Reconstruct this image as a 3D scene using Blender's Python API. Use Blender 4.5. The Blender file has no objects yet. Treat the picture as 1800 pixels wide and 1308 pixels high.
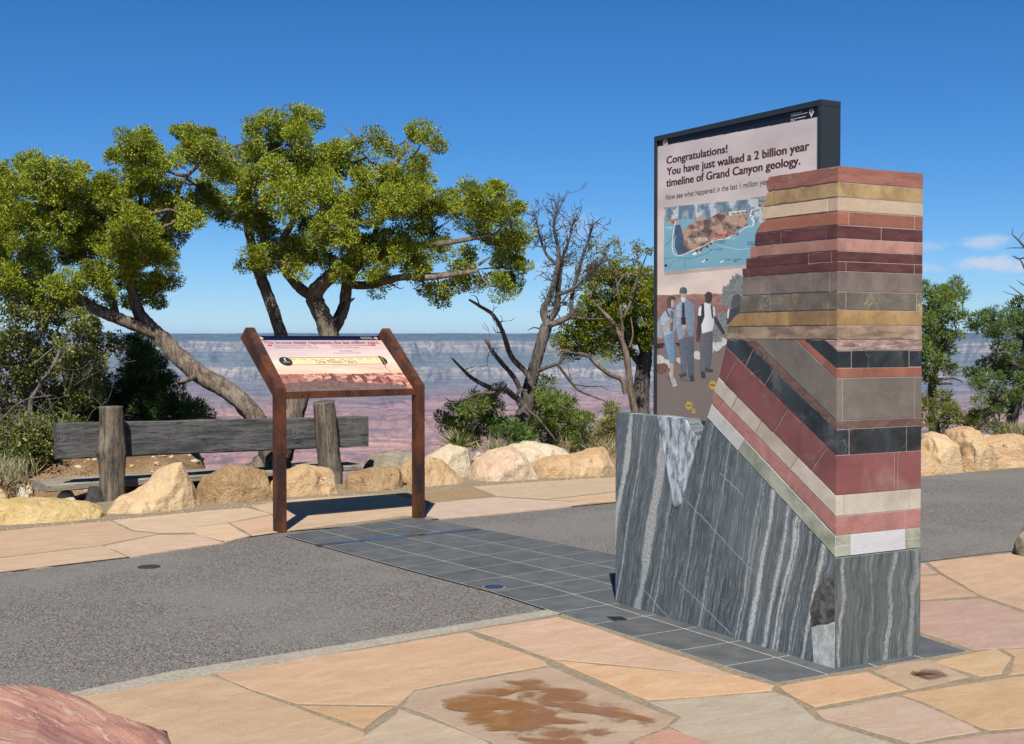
import bpy, math, random
import numpy as np
from mathutils import Vector, Matrix, noise as mnoise

# ------------------------------------------------------------------ camera, sky, sun, exposure
S = bpy.context.scene
R = math.radians
F_PX, CX, CY, HOR, CAM_H = 2297.0, 900.0, 654.0, 598.0, 1.6
PITCH = math.atan((CY - HOR) / F_PX)
cam_data = bpy.data.cameras.new("camera")
cam = bpy.data.objects.new("camera", cam_data)
S.collection.objects.link(cam)
cam.location = (0, 0, CAM_H)
cam.rotation_euler = (R(90) - PITCH, 0, 0)
cam_data.sensor_width = 36
cam_data.lens = F_PX / 1800 * 36
cam_data.clip_start, cam_data.clip_end = 0.1, 60000
S.camera = cam

SUN_EL, SUN_AZ = R(50), R(182)          # azimuth clockwise from +Y: the sun stands behind the camera
world = bpy.data.worlds.new("World")
S.world = world
world.use_nodes = True
S.view_settings.view_transform = 'Standard'
S.view_settings.look = 'None'
S.view_settings.gamma = 1
S.view_settings.exposure = 0.72
S.cycles.use_denoising = True
S.cycles.max_bounces = 6
S.cycles.diffuse_bounces = 3
S.cycles.transparent_max_bounces = 8
S.cycles.volume_bounces = 0

def build_world():
    nt = world.node_tree
    N, L = nt.nodes, nt.links
    bg = N['Background']
    sky = N.new('ShaderNodeTexSky')
    sky.sky_type = 'NISHITA'
    sky.sun_disc = False
    sky.sun_elevation = SUN_EL
    sky.sun_rotation = SUN_AZ
    sky.altitude = 2150
    sky.air_density = 1.0
    sky.dust_density = 0.0
    sky.ozone_density = 10.0
    tc = N.new('ShaderNodeTexCoord')
    # a few thin fair-weather clouds low over the far rim (in the sky itself, by direction)
    hs = N.new('ShaderNodeHueSaturation'); hs.inputs['Saturation'].default_value = 1.16
    L.new(sky.outputs[0], hs.inputs['Color'])
    cur = hs.outputs[0]
    def cloud(az, el, w, h, amount, seed):
        c = (math.sin(R(az)) * math.cos(R(el)), math.cos(R(az)) * math.cos(R(el)), math.sin(R(el)))
        sub = N.new('ShaderNodeVectorMath'); sub.operation = 'SUBTRACT'
        L.new(tc.outputs['Generated'], sub.inputs[0]); sub.inputs[1].default_value = c
        ml = N.new('ShaderNodeVectorMath'); ml.operation = 'MULTIPLY'
        L.new(sub.outputs[0], ml.inputs[0]); ml.inputs[1].default_value = (1 / w, 1 / w, 1 / h)
        ln = N.new('ShaderNodeVectorMath'); ln.operation = 'LENGTH'
        L.new(ml.outputs[0], ln.inputs[0])
        no = N.new('ShaderNodeTexNoise'); no.inputs['Scale'].default_value = 1.0
        no.inputs['Detail'].default_value = 6; no.inputs['Roughness'].default_value = .62
        mp = N.new('ShaderNodeVectorMath'); mp.operation = 'MULTIPLY_ADD'
        L.new(tc.outputs['Generated'], mp.inputs[0]); mp.inputs[1].default_value = (55, 55, 130)
        mp.inputs[2].default_value = (seed, seed * 2.1, seed * .7)
        L.new(mp.outputs[0], no.inputs['Vector'])
        m1 = N.new('ShaderNodeMath'); m1.operation = 'MULTIPLY_ADD'
        L.new(no.outputs[0], m1.inputs[0]); m1.inputs[1].default_value = 1.6; m1.inputs[2].default_value = 0.1
        m2 = N.new('ShaderNodeMath'); m2.operation = 'SUBTRACT'
        L.new(m1.outputs[0], m2.inputs[0]); L.new(ln.outputs['Value'], m2.inputs[1])
        mr = N.new('ShaderNodeMapRange'); mr.interpolation_type = 'SMOOTHSTEP'
        mr.inputs[1].default_value = 0; mr.inputs[2].default_value = .75
        mr.inputs[3].default_value = 0; mr.inputs[4].default_value = amount
        L.new(m2.outputs[0], mr.inputs[0])
        return mr.outputs[0]
    specs = [(19.8, 4.05, .035, .0075, .62, 3.1), (20.3, 3.15, .042, .0085, .8, 7.4), (17.4, 3.0, .022, .006, .4, 1.7),
             (17.6, 3.9, .02, .006, .3, 9.7), (2.0, 3.2, .04, .009, .30, 12.3), (2.9, 5.0, .026, .016, .22, 4.2), (-3.2, 2.6, .04, .007, .25, 5.9)]
    for s in specs:
        f = cloud(*s)
        mx = N.new('ShaderNodeMix'); mx.data_type = 'RGBA'
        L.new(f, mx.inputs[0]); L.new(cur, mx.inputs[6]); mx.inputs[7].default_value = (6.3, 6.8, 8.0, 1)
        cur = mx.outputs[2]
    L.new(cur, bg.inputs['Color'])
    bg.inputs['Strength'].default_value = 0.062
build_world()

sun_data = bpy.data.lights.new("sun", 'SUN')
sun_data.energy = 4.7
sun_data.angle = R(0.5)
sun_data.color = (1.0, 0.955, 0.88)
sun = bpy.data.objects.new("sun", sun_data)
S.collection.objects.link(sun)
sdir = Vector((math.sin(SUN_AZ) * math.cos(SUN_EL), math.cos(SUN_AZ) * math.cos(SUN_EL), math.sin(SUN_EL)))
sun.rotation_euler = sdir.to_track_quat('Z', 'Y').to_euler()
sun.location = sdir * 50

# ------------------------------------------------------------------ helpers: picture geometry
cP, sP = math.cos(PITCH), math.sin(PITCH)
def ray(u, v):
    x, y = (u - CX) / F_PX, -(v - CY) / F_PX
    return Vector((x, cP + y * sP, -sP + y * cP))
def at(u, v, d):
    r = ray(u, v); return Vector((0, 0, CAM_H)) + r * (d / r.y)
def ground(u, v, z=0.0):
    r = ray(u, v); return Vector((0, 0, CAM_H)) + r * ((z - CAM_H) / r.z)
def on_plane(u, v, p0, n):
    r = ray(u, v); o = Vector((0, 0, CAM_H)); return o + r * ((p0 - o).dot(n) / r.dot(n))
def project(P):
    """numpy (n,3) -> photo pixel coordinates"""
    P = np.asarray(P, float)
    y, z = P[:, 1], P[:, 2] - CAM_H
    f = y * cP - z * sP
    up = y * sP + z * cP
    return CX + P[:, 0] / f * F_PX, CY - up / f * F_PX
def lin(r, g, b, k=1.0):
    def f(c):
        c /= 255
        return (c / 12.92 if c < .04045 else ((c + .055) / 1.055) ** 2.4) * k
    return (f(r), f(g), f(b))

# ------------------------------------------------------------------ helpers: objects
def tag(o, label=None, cat=None, group=None, kind=None):
    if label: o['label'] = label
    if cat: o['category'] = cat
    if group: o['group'] = group
    if kind: o['kind'] = kind
    return o
def empty(name, loc=(0, 0, 0), rz=0.0):
    o = bpy.data.objects.new(name, None)
    S.collection.objects.link(o)
    o.location = loc; o.rotation_euler = (0, 0, rz); o.empty_display_size = .1
    return o
def obj(name, me, parent=None):
    me.name = name
    o = bpy.data.objects.new(name, me)
    S.collection.objects.link(o)
    if parent is not None: o.parent = parent
    return o
def mesh_np(name, verts, faces, mats=(), midx=None, col=None, smooth=False):
    """verts (n,3), faces (m,k) with constant k, or list of lists"""
    me = bpy.data.meshes.new(name)
    verts = np.asarray(verts, np.float32)
    if isinstance(faces, np.ndarray):
        k = faces.shape[1]; m = faces.shape[0]
        me.vertices.add(len(verts)); me.vertices.foreach_set('co', verts.ravel())
        me.loops.add(m * k); me.loops.foreach_set('vertex_index', faces.astype(np.int32).ravel())
        me.polygons.add(m)
        me.polygons.foreach_set('loop_start', np.arange(0, m * k, k, dtype=np.int32))
        me.polygons.foreach_set('loop_total', np.full(m, k, np.int32))
        me.update(calc_edges=True)
    else:
        me.from_pydata([tuple(map(float, v)) for v in verts], [], faces); me.update()
    for mt in mats: me.materials.append(mt)
    if midx is not None: me.polygons.foreach_set('material_index', np.asarray(midx, np.int32))
    if col is not None:
        ca = me.color_attributes.new('Col', 'FLOAT_COLOR', 'POINT')
        c = np.ones((len(verts), 4), np.float32); c[:, :3] = col
        ca.data.foreach_set('color', c.ravel())
    if smooth: me.polygons.foreach_set('use_smooth', np.ones(len(me.polygons), bool))
    me.update()
    return me

class MB:
    """collects polygons; build() makes one mesh"""
    def __init__(s): s.v = []; s.f = []; s.m = []; s.c = []
    def add(s, verts, faces, m=0, col=(1, 1, 1)):
        b = len(s.v)
        s.v += [tuple(p) for p in verts]; s.c += [col] * len(verts)
        s.f += [[b + i for i in f] for f in faces]; s.m += [m] * len(faces)
    def box(s, lo, hi, m=0, col=(1, 1, 1)):
        x0, y0, z0 = lo; x1, y1, z1 = hi
        s.add([(x0, y0, z0), (x1, y0, z0), (x1, y1, z0), (x0, y1, z0), (x0, y0, z1), (x1, y0, z1), (x1, y1, z1), (x0, y1, z1)],
              [(0, 3, 2, 1), (4, 5, 6, 7), (0, 1, 5, 4), (1, 2, 6, 5), (2, 3, 7, 6), (3, 0, 4, 7)], m, col)
    def prism(s, poly, f3, d0, d1, m=0, col=(1, 1, 1)):
        """poly 2-D (a,b); f3(a,b,d) -> 3-D"""
        n = len(poly)
        A = [f3(a, b, d0) for a, b in poly]; B = [f3(a, b, d1) for a, b in poly]
        s.add(A + B, [list(range(n))[::-1], list(range(n, 2 * n))] + [[i, (i + 1) % n, n + (i + 1) % n, n + i] for i in range(n)], m, col)
    def build(s, name, mats, parent=None, col=False, bevel=0.0, smooth=False):
        me = mesh_np(name, s.v, s.f, mats, s.m, np.array(s.c) if col else None, smooth)
        import bmesh
        bm = bmesh.new(); bm.from_mesh(me)
        bmesh.ops.recalc_face_normals(bm, faces=bm.faces)
        if bevel:
            bmesh.ops.bevel(bm, geom=list(bm.edges), offset=bevel, segments=2, affect='EDGES', clamp_overlap=True)
        bm.to_mesh(me); bm.free()
        return obj(name, me, parent)

def inset(poly, d):
    """offset a simple polygon inwards by d"""
    n = len(poly)
    A = sum(poly[i][0] * poly[(i + 1) % n][1] - poly[(i + 1) % n][0] * poly[i][1] for i in range(n))
    sg = 1 if A > 0 else -1
    out = []
    for i in range(n):
        p0, p1, p2 = poly[i - 1], poly[i], poly[(i + 1) % n]
        e1 = (p1[0] - p0[0], p1[1] - p0[1]); e2 = (p2[0] - p1[0], p2[1] - p1[1])
        l1 = math.hypot(*e1) or 1e-9; l2 = math.hypot(*e2) or 1e-9
        n1 = (-e1[1] / l1 * sg, e1[0] / l1 * sg); n2 = (-e2[1] / l2 * sg, e2[0] / l2 * sg)
        bx, by = n1[0] + n2[0], n1[1] + n2[1]
        q = bx * bx + by * by
        k = min(2 / max(q, 1e-6), 4.0)
        out.append((p1[0] + bx * d * k, p1[1] + by * d * k))
    return out

def tube(paths, sides=8, lump=0.0, seed=0, flute=0.0):
    """paths: list of (points, radii) -> verts, quads, with smooth resampling"""
    V, Q = [], []
    rng = np.random.default_rng(seed)
    for pts, rad in paths:
        pts = np.array([tuple(p) for p in pts], float); rad = np.array(rad, float)
        if len(pts) < 2: continue
        m = len(pts)
        if m > 2:
            t = np.arange(m); per = 6 if sides > 5 else 3
            tt = np.linspace(0, m - 1, (m - 1) * per + 1)
            i = np.clip(tt.astype(int), 0, m - 2); f = (tt - i)[:, None]
            P = lambda k: pts[np.clip(k, 0, m - 1)]
            p0, p1, p2, p3 = P(i - 1), P(i), P(i + 1), P(i + 2)
            pts2 = .5 * (2 * p1 + (p2 - p0) * f + (2 * p0 - 5 * p1 + 4 * p2 - p3) * f ** 2 + (3 * p1 - p0 - 3 * p2 + p3) * f ** 3)
            rad = np.interp(tt, t, rad); pts = pts2
        n = len(pts)
        T = np.gradient(pts, axis=0); T /= np.linalg.norm(T, axis=1)[:, None] + 1e-9
        ref = np.array([0.31, 0.9, 0.2]); 
        X = np.cross(T, ref); X /= np.linalg.norm(X, axis=1)[:, None] + 1e-9
        Y = np.cross(T, X)
        an = np.linspace(0, 2 * math.pi, sides, endpoint=False)
        rr = rad[:, None] * (1 + lump * rng.standard_normal((n, sides)) * .5)
        if flute:
            ph = rng.uniform(0, 6.28, 3)
            L = np.cumsum(np.r_[0, np.linalg.norm(np.diff(pts, axis=0), axis=1)])[:, None]
            rr = rr * (1 + flute * np.sin(3 * an[None] + ph[0] + L * 2.2) + flute * .6 * np.sin(5 * an[None] + ph[1] - L * 3.1))
        ring = pts[:, None] + (X[:, None] * np.cos(an)[None, :, None] + Y[:, None] * np.sin(an)[None, :, None]) * rr[..., None]
        b = sum(len(v) for v in V)
        V.append(ring.reshape(-1, 3))
        ii, jj = np.meshgrid(np.arange(n - 1), np.arange(sides), indexing='ij')
        a = b + ii * sides + jj; c = b + ii * sides + (jj + 1) % sides
        Q.append(np.stack([a, c, c + sides, a + sides], -1).reshape(-1, 4))
        V.append(pts[-1:]); k = b + n * sides
        e = np.arange(sides); last = b + (n - 1) * sides
        Q.append(np.stack([last + e[::2], last + (e[::2] + 1) % sides, last + (e[::2] + 2) % sides, np.full(len(e[::2]), k)], -1))
    return np.concatenate(V), np.concatenate(Q)

def vnoise(x, y, seed=0):
    xi, yi = np.floor(x).astype(np.int64), np.floor(y).astype(np.int64)
    xf, yf = x - xi, y - yi
    u, v = xf * xf * (3 - 2 * xf), yf * yf * (3 - 2 * yf)
    def h(i, j):
        n = (i * 374761393 + j * 668265263 + seed * 974634777) & 0xffffffff
        n = ((n ^ (n >> 13)) * 1274126177) & 0xffffffff
        return ((n ^ (n >> 16)) & 0xffff) / 65535.0
    return (h(xi, yi) * (1 - u) + h(xi + 1, yi) * u) * (1 - v) + (h(xi, yi + 1) * (1 - u) + h(xi + 1, yi + 1) * u) * v
def fbm(x, y, oc=5, seed=0, gain=.5):
    s = 0; a = 1; t = 0
    for k in range(oc):
        s = s + a * vnoise(x * 2 ** k + k * 17.3, y * 2 ** k + k * 5.1, seed + k); t += a; a *= gain
    return s / t
def inside(u, v, poly):
    r = np.zeros(u.shape, bool)
    n = len(poly)
    for i in range(n):
        x0, y0 = poly[i]; x1, y1 = poly[(i + 1) % n]
        if y0 == y1: continue
        c = (y0 > v) != (y1 > v)
        r ^= c & (u < (x1 - x0) * (v - y0) / (y1 - y0) + x0)
    return r

# ------------------------------------------------------------------ helpers: materials
class M:
    """small node builder"""
    def __init__(s, name, rough=.8):
        s.mat = bpy.data.materials.new(name); s.mat.use_nodes = True
        s.nt = s.mat.node_tree; s.N = s.nt.nodes; s.L = s.nt.links
        s.b = s.N['Principled BSDF']; s.b.inputs['Roughness'].default_value = rough
        s.tc = s.N.new('ShaderNodeTexCoord').outputs['Object']
    def val(s, x):
        return x
    def set(s, inp, x):
        if hasattr(x, 'is_linked'): s.L.new(x, inp)
        elif isinstance(x, (tuple, list)) and len(x) == 3 and inp.type == 'RGBA': inp.default_value = (*x, 1)
        else: inp.default_value = x
    def scale(s, v, sc, off=(0, 0, 0)):
        n = s.N.new('ShaderNodeVectorMath'); n.operation = 'MULTIPLY_ADD'
        s.set(n.inputs[0], v); n.inputs[1].default_value = sc; n.inputs[2].default_value = off
        return n.outputs[0]
    def rot(s, v, e):
        n = s.N.new('ShaderNodeMapping'); s.set(n.inputs[0], v); n.inputs['Rotation'].default_value = e
        return n.outputs[0]
    def noise(s, v=None, scale=5, detail=4, rough=.55, dist=0.0, out=0):
        n = s.N.new('ShaderNodeTexNoise')
        s.set(n.inputs['Vector'], v if v is not None else s.tc)
        n.inputs['Scale'].default_value = scale; n.inputs['Detail'].default_value = detail
        n.inputs['Roughness'].default_value = rough; n.inputs['Distortion'].default_value = dist
        return n.outputs[out]
    def voro(s, v=None, scale=5, feature='F1', out='Distance', rand=1.0):
        n = s.N.new('ShaderNodeTexVoronoi'); n.feature = feature
        s.set(n.inputs['Vector'], v if v is not None else s.tc); n.inputs['Scale'].default_value = scale
        n.inputs['Randomness'].default_value = rand
        return n.outputs[out]
    def math(s, op, a, b=0.0, c=0.0):
        n = s.N.new('ShaderNodeMath'); n.operation = op
        for i, x in enumerate((a, b, c)): s.set(n.inputs[i], x)
        return n.outputs[0]
    def step(s, x, a, b, lo=0.0, hi=1.0):
        n = s.N.new('ShaderNodeMapRange'); n.interpolation_type = 'SMOOTHSTEP'
        for i, q in enumerate((x, a, b, lo, hi)): s.set(n.inputs[i], q)
        return n.outputs[0]
    def mix(s, f, a, b, mode='MIX'):
        n = s.N.new('ShaderNodeMix'); n.data_type = 'RGBA'; n.blend_type = mode
        s.set(n.inputs[0], f); s.set(n.inputs[6], a); s.set(n.inputs[7], b)
        return n.outputs[2]
    def ramp(s, x, stops, interp='LINEAR'):
        n = s.N.new('ShaderNodeValToRGB'); n.color_ramp.interpolation = interp
        e = n.color_ramp.elements
        while len(e) < len(stops): e.new(.5)
        for q, (p, c) in zip(e, stops): q.position = p; q.color = (*c, 1)
        s.set(n.inputs[0], x); return n.outputs[0]
    def attr(s, name='Col'):
        n = s.N.new('ShaderNodeAttribute'); n.attribute_name = name; return n.outputs['Color']
    def sep(s, v):
        n = s.N.new('ShaderNodeSeparateXYZ'); s.set(n.inputs[0], v); return n.outputs
    def comb(s, x, y, z):
        n = s.N.new('ShaderNodeCombineXYZ')
        for i, q in enumerate((x, y, z)): s.set(n.inputs[i], q)
        return n.outputs[0]
    def bump(s, h, strength=.4, dist=.01):
        n = s.N.new('ShaderNodeBump'); s.set(n.inputs['Height'], h)
        n.inputs['Strength'].default_value = strength; n.inputs['Distance'].default_value = dist
        s.L.new(n.outputs[0], s.b.inputs['Normal'])
    def done(s, col, rough=None, metal=None, spec=None):
        s.set(s.b.inputs['Base Color'], col)
        if rough is not None: s.set(s.b.inputs['Roughness'], rough)
        if metal is not None: s.set(s.b.inputs['Metallic'], metal)
        if spec is not None: s.set(s.b.inputs['Specular IOR Level'], spec)
        return s.mat
def mul(c, k): return tuple(x * k for x in c)

def stone_mat(name, c, var=.25, scale=9, stretch=(1, 1, 1), rough=.55, c2=None, spots=None, veins=None, bump=.15, rot=(0, 0, 0), spec=.4, tint=False):
    m = M(name)
    v = m.rot(m.tc, rot) if any(rot) else m.tc
    v = m.scale(v, stretch)
    n1 = m.noise(v, scale, 6, .62, .6); n2 = m.noise(v, scale * 7, 4, .6)
    col = m.mix(m.step(n1, .3, .72), mul(c, 1 - var), mul(c2 or c, 1 + var))
    col = m.mix(m.math('MULTIPLY', m.step(n2, .45, .75), .35), col, mul(c, 1.35))
    col = m.mix(m.math('MULTIPLY', m.step(m.noise(m.tc, 160, 2, .6), .5, .75), .4), col, mul(c, .6))
    if spots:
        sc, sz, pc = spots
        col = m.mix(m.step(m.math('ADD', m.voro(m.tc, sc), m.math('MULTIPLY', m.noise(m.tc, 8), .35)), sz + .17, sz + .1), col, pc)
    if veins:
        sc, w, pc = veins
        d = m.noise(m.tc, 6, 3, .6, 0, 1)
        vv = m.N.new('ShaderNodeVectorMath'); vv.operation = 'MULTIPLY_ADD'
        m.set(vv.inputs[0], d); vv.inputs[1].default_value = (.25, .25, .25); m.set(vv.inputs[2], m.tc)
        e = m.voro(vv.outputs[0], sc, 'DISTANCE_TO_EDGE')
        k = m.math('MULTIPLY', m.step(e, w, w * .2), m.step(m.noise(m.tc, 4), .45, .62))
        col = m.mix(k, col, pc)
    if tint:                  # each block of a layer has its own slight shade, plus blotches and thin scratches
        bl = m.noise(m.tc, 3.1, 5, .62, .8); sc = m.noise(m.scale(m.rot(m.tc, (.4, .7, .2)), (2, 2, 26)), 4, 3, .7)
        col = m.mix(1.0, col, m.attr(), 'MULTIPLY')
        col = m.mix(m.math('MULTIPLY', m.step(bl, .52, .72), .40), col, m.mix(.5, col, (.36, .33, .30)))
        col = m.mix(m.math('MULTIPLY', m.step(bl, .44, .28), .45), col, m.mix(1.0, col, (.62, .60, .58), 'MULTIPLY'))
        col = m.mix(m.math('MULTIPLY', m.step(sc, .62, .74), .18), col, (.42, .39, .36))
    m.bump(m.math('ADD', n2, m.math('MULTIPLY', m.noise(m.tc, 120, 3), .5)), bump, .004)
    return m.done(col, m.math('MULTIPLY_ADD', n1, .3, rough - .15), spec=spec)
# ------------------------------------------------------------------ the setting: canyon, haze, ground, path, pavement
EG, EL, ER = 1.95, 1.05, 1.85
def A(r, g, b, k=None): return lin(r, g, b, 1 / (k or EG))

def build_canyon():
    rows = np.concatenate([[60, 150, 300, 700, 1500, 3500, 6000], np.linspace(7000, 11300, 300), np.linspace(11312, 15400, 340), np.linspace(15700, 21000, 10)])
    ang = np.linspace(R(-29), R(29), 1100)
    r, a = np.meshgrid(rows, ang, indexing='ij')
    x, y = r * np.sin(a), r * np.cos(a)
    ridge = lambda sx, sy, oc, sd: 1 - np.abs(2 * fbm(x / sx, y / sy, oc, sd) - 1)
    rid, rid2 = ridge(1700, 3600, 5, 3), ridge(420, 640, 4, 9)
    w = (rid - .72) * 3400 + (rid2 - .7) * 900 + (fbm(x / 150, y / 170, 4, 40) - .5) * 420
    w *= np.clip((r - 6500) / 3000, 0, 1)
    d = np.minimum(r + w, r + np.clip(15200 - r, 0, 9e9) * .98)
    kd = [0, 60, 300, 1500, 6500, 7600, 8300, 9000, 9800, 10700, 11400, 12000, 12600, 12900, 12990, 13060, 13300, 13600, 13790, 13830, 13900, 13980, 14350, 14700, 30000]
    kz = [-5, -40, -300, -900, -900, -850, -770, -705, -632, -560, -512, -470, -425, -395, -372, -262, -240, -215, -150, -118, -95, -12, 18, 74, 84]
    z = np.interp(d, kd, kz)
    z = z + (fbm(x / 700, y / 1200, 4, 51) - .5) * 40 * np.clip((10 - z) / 60, 0, 1) * np.clip((r - 7000) / 800, 0, 1)
    low = np.clip((-400 - z) / 60, 0, 1) * np.clip((r - 7000) / 800, 0, 1)
    zz = z + ((rid2 - .6) * 95 + (fbm(x / 900, y / 700, 4, 21) - .5) * 130 + (rid - .7) * 90) * low
    for p in (84.0, 31.0):
        zz = zz + low * np.sin(zz * 2 * np.pi / p) * p / 2 / np.pi * .9
    zz += (fbm(x / 60, y / 60, 3, 77) - .5) * np.where(z < 5, 13, 7)
    n, m = r.shape
    V = np.stack([x, y, zz], -1).reshape(-1, 3)
    i, j = np.meshgrid(np.arange(n - 1), np.arange(m - 1), indexing='ij')
    k = (i * m + j).ravel()
    Q = np.stack([k, k + 1, k + m + 1, k + m], -1)
    g = M('canyon_rock', 1.0)
    px, py, pz = [g.sep(g.tc)[q] for q in range(3)]
    n_big = g.noise(None, .0035, 5, .6); n_mid = g.noise(None, .016, 5, .65); n_small = g.noise(None, .05, 4, .7)
    h = g.math('MULTIPLY_ADD', g.math('SUBTRACT', n_big, .5), 70.0, pz)
    h = g.math('MULTIPLY_ADD', g.math('SUBTRACT', n_mid, .5), 22.0, h)
    st = [(-900, (.25, .125, .085)), (-760, (.29, .145, .10)), (-640, (.25, .135, .095)), (-560, (.28, .145, .10)), (-500, (.23, .125, .09)), (-455, (.20, .13, .10)), (-420, (.17, .135, .115)),
          (-385, (.19, .155, .125)), (-366, (.26, .215, .165)), (-268, (.28, .235, .18)), (-256, (.16, .15, .115)), (-220, (.125, .13, .095)), (-150, (.115, .125, .09)), (-120, (.18, .16, .125)),
          (-96, (.25, .21, .155)), (-22, (.26, .22, .165)), (-6, (.12, .12, .09)), (14, (.05, .065, .045)), (100, (.035, .055, .038))]
    f = g.math('DIVIDE', g.math('ADD', h, 900.0), 1000.0)
    c = g.ramp(f, [((q + 900) / 1000, col) for q, col in st])
    # beds: thin horizontal layers
    zb = g.math('MULTIPLY_ADD', g.math('SUBTRACT', n_big, .5), 18.0, pz)
    bed = g.noise(g.comb(g.math('MULTIPLY', px, .0006), g.math('MULTIPLY', py, .0006), g.math('MULTIPLY', zb, .045)), 1.0, 5, .8)
    bed2 = g.noise(g.comb(g.math('MULTIPLY', px, .0025), g.math('MULTIPLY', py, .002), g.math('MULTIPLY', zb, .013)), 1.0, 3, .6)
    c = g.mix(g.math('MULTIPLY', g.step(bed, .50, .40), .75), c, g.mix(1.0, c, (.36, .34, .38), 'MULTIPLY'))
    c = g.mix(g.math('MULTIPLY', g.step(bed, .53, .62), .7), c, g.mix(1.0, c, (1.75, 1.7, 1.6), 'MULTIPLY'))
    c = g.mix(g.math('MULTIPLY', g.step(bed2, .52, .66), .4), c, g.mix(1.0, c, (1.25, 1.35, 1.3), 'MULTIPLY'))
    # scrub and forest cling to everything that is not a cliff
    geo = g.N.new('ShaderNodeNewGeometry'); nz = g.sep(geo.outputs['Normal'])[2]
    veg = g.math('MULTIPLY', g.step(n_small, .47, .56), g.step(nz, .45, .8))
    veg = g.math('MULTIPLY', veg, g.step(h, -520.0, -400.0, .45, .9))
    c = g.mix(g.math('MULTIPLY', veg, .8), c, (.055, .068, .05))
    gully = g.math('MULTIPLY', g.step(n_mid, .51, .57), g.step(h, -480.0, -400.0))
    c = g.mix(g.math('MULTIPLY', gully, .75), c, (.08, .09, .07))
    tag(obj('canyon_terrain', mesh_np('canyon_terrain', V, Q, [g.done(c, 1.0, spec=0.0)])), kind='structure')
build_canyon()

def build_haze():
    mb = MB(); mb.box((-14000, -300, -950), (14000, 23500, 130))
    mt = bpy.data.materials.new('haze_air'); mt.use_nodes = True
    N = mt.node_tree.nodes; N.remove(N['Principled BSDF'])
    v = N.new('ShaderNodeVolumePrincipled')
    v.inputs['Color'].default_value = (.34, .55, .97, 1)
    v.inputs['Density'].default_value = HAZE_D
    v.inputs['Anisotropy'].default_value = 0.0
    mt.node_tree.links.new(v.outputs[0], N['Material Output'].inputs['Volume'])
    tag(mb.build('haze', [mt]), kind='stuff')
HAZE_D = 3.2e-5
build_haze()

RL = [(-60, -20), (-14, 3), (-8, 7.5), (-4.7, 10.6), (-3.9, 11.4), (-1.76, 13.4), (0, 14.7), (1, 15.1), (5.5, 15.9), (10, 17), (60, 28)]
def rock_line(X): return np.interp(X, [p[0] for p in RL], [p[1] for p in RL])
def ground_z(X, Y):
    X = np.asarray(X, float); Y = np.asarray(Y, float)
    d = Y - rock_line(X)
    s = np.interp(X, [-60, -4.2, -3.0, -.6, .2, 60], [7, 6.2, 1.2, 1.2, 3.4, 4.2])
    z = np.where(d > 0, -.03 - .03 * d, -.03)
    z = z - np.where(d > s, (d - s) * .75 + np.clip(d - s - 4, 0, 99) * .5, 0)
    lf_ = np.clip((-3.3 - X) / .7, 0, 1); up_ = np.clip((Y - 13.9) / 1.1, 0, 1)
    z = z + .40 * lf_ * up_ * up_ * (3 - 2 * up_)
    z = z + .42 * np.exp(-((X - .9) / 1.3) ** 2 - ((Y - 17.0) / .8) ** 2) * (d > 0)
    return z + np.where(d > .3, (fbm(X * 1.6, Y * 1.6, 4, 8) - .5) * .14, 0)
def gz(x, y): return float(ground_z(x, y))

def build_ground():
    xs = np.unique(np.concatenate([np.linspace(-70, -9, 24), np.linspace(-9, 9, 150), np.linspace(9, 70, 24)]))
    ys = np.unique(np.concatenate([np.linspace(-50, 2, 20), np.linspace(2, 24, 180), np.linspace(24, 70, 20)]))
    X, Y = np.meshgrid(xs, ys, indexing='ij')
    Z = ground_z(X, Y)
    m = len(ys)
    i, j = np.meshgrid(np.arange(len(xs) - 1), np.arange(m - 1), indexing='ij'); k = (i * m + j).ravel()
    Q = np.stack([k, k + m, k + m + 1, k + 1], -1)
    g = M('dirt', .95)
    n1 = g.noise(None, 1.2, 6, .6); n2 = g.noise(None, 45, 4, .65)
    c = g.mix(g.step(n1, .35, .65), A(150, 118, 88), A(196, 164, 126))
    c = g.mix(g.step(n2, .42, .7), c, A(120, 92, 66))
    c = g.mix(g.step(g.voro(None, 60), .22, .12), c, A(215, 190, 155))
    g.bump(g.math('ADD', n2, g.voro(None, 60)), .6, .02)
    tag(obj('ground', mesh_np('ground', np.stack([X, Y, Z], -1).reshape(-1, 3), Q, [g.done(c, .95, spec=.1)], smooth=True)), kind='structure')
build_ground()

def flat(poly_px, z): return [tuple(ground(u, v, z)) for u, v in poly_px]
def sheet(name, poly_px, z, mat):
    import bmesh
    mb = MB(); P = flat(poly_px, z); mb.add(P, [list(range(len(P)))])
    o = mb.build(name, [mat])
    return tag(o, kind='structure')

def asphalt_mat():
    g = M('asphalt', .9)
    grit = g.voro(None, 95, 'F1', 'Color'); gs = g.sep(grit)
    cell = g.voro(None, 95)
    big = g.noise(None, .7, 5, .6); mid = g.noise(None, 11, 4, .6)
    c = g.mix(gs[0], A(134, 131, 127), A(180, 175, 167))
    c = g.mix(g.step(gs[1], .80, .9), c, A(196, 190, 178))
    c = g.mix(g.math('MULTIPLY', g.step(gs[2], .9, .95), .8), c, A(175, 128, 88))
    c = g.mix(g.step(cell, .25, .75), c, A(98, 95, 92))
    c = g.mix(g.math('MULTIPLY', g.step(big, .42, .62), .55), c, mul(A(134, 130, 123), 1.3))
    c = g.mix(g.math('MULTIPLY', g.step(mid, .55, .8), .35), c, A(112, 108, 104))
    fine = g.noise(None, 260, 2, .6)
    g.bump(g.math('ADD', g.math('MULTIPLY', cell, -1.0), g.math('MULTIPLY', fine, .5)), .35, .006)
    return g.done(c, .9, spec=.25)
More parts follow.
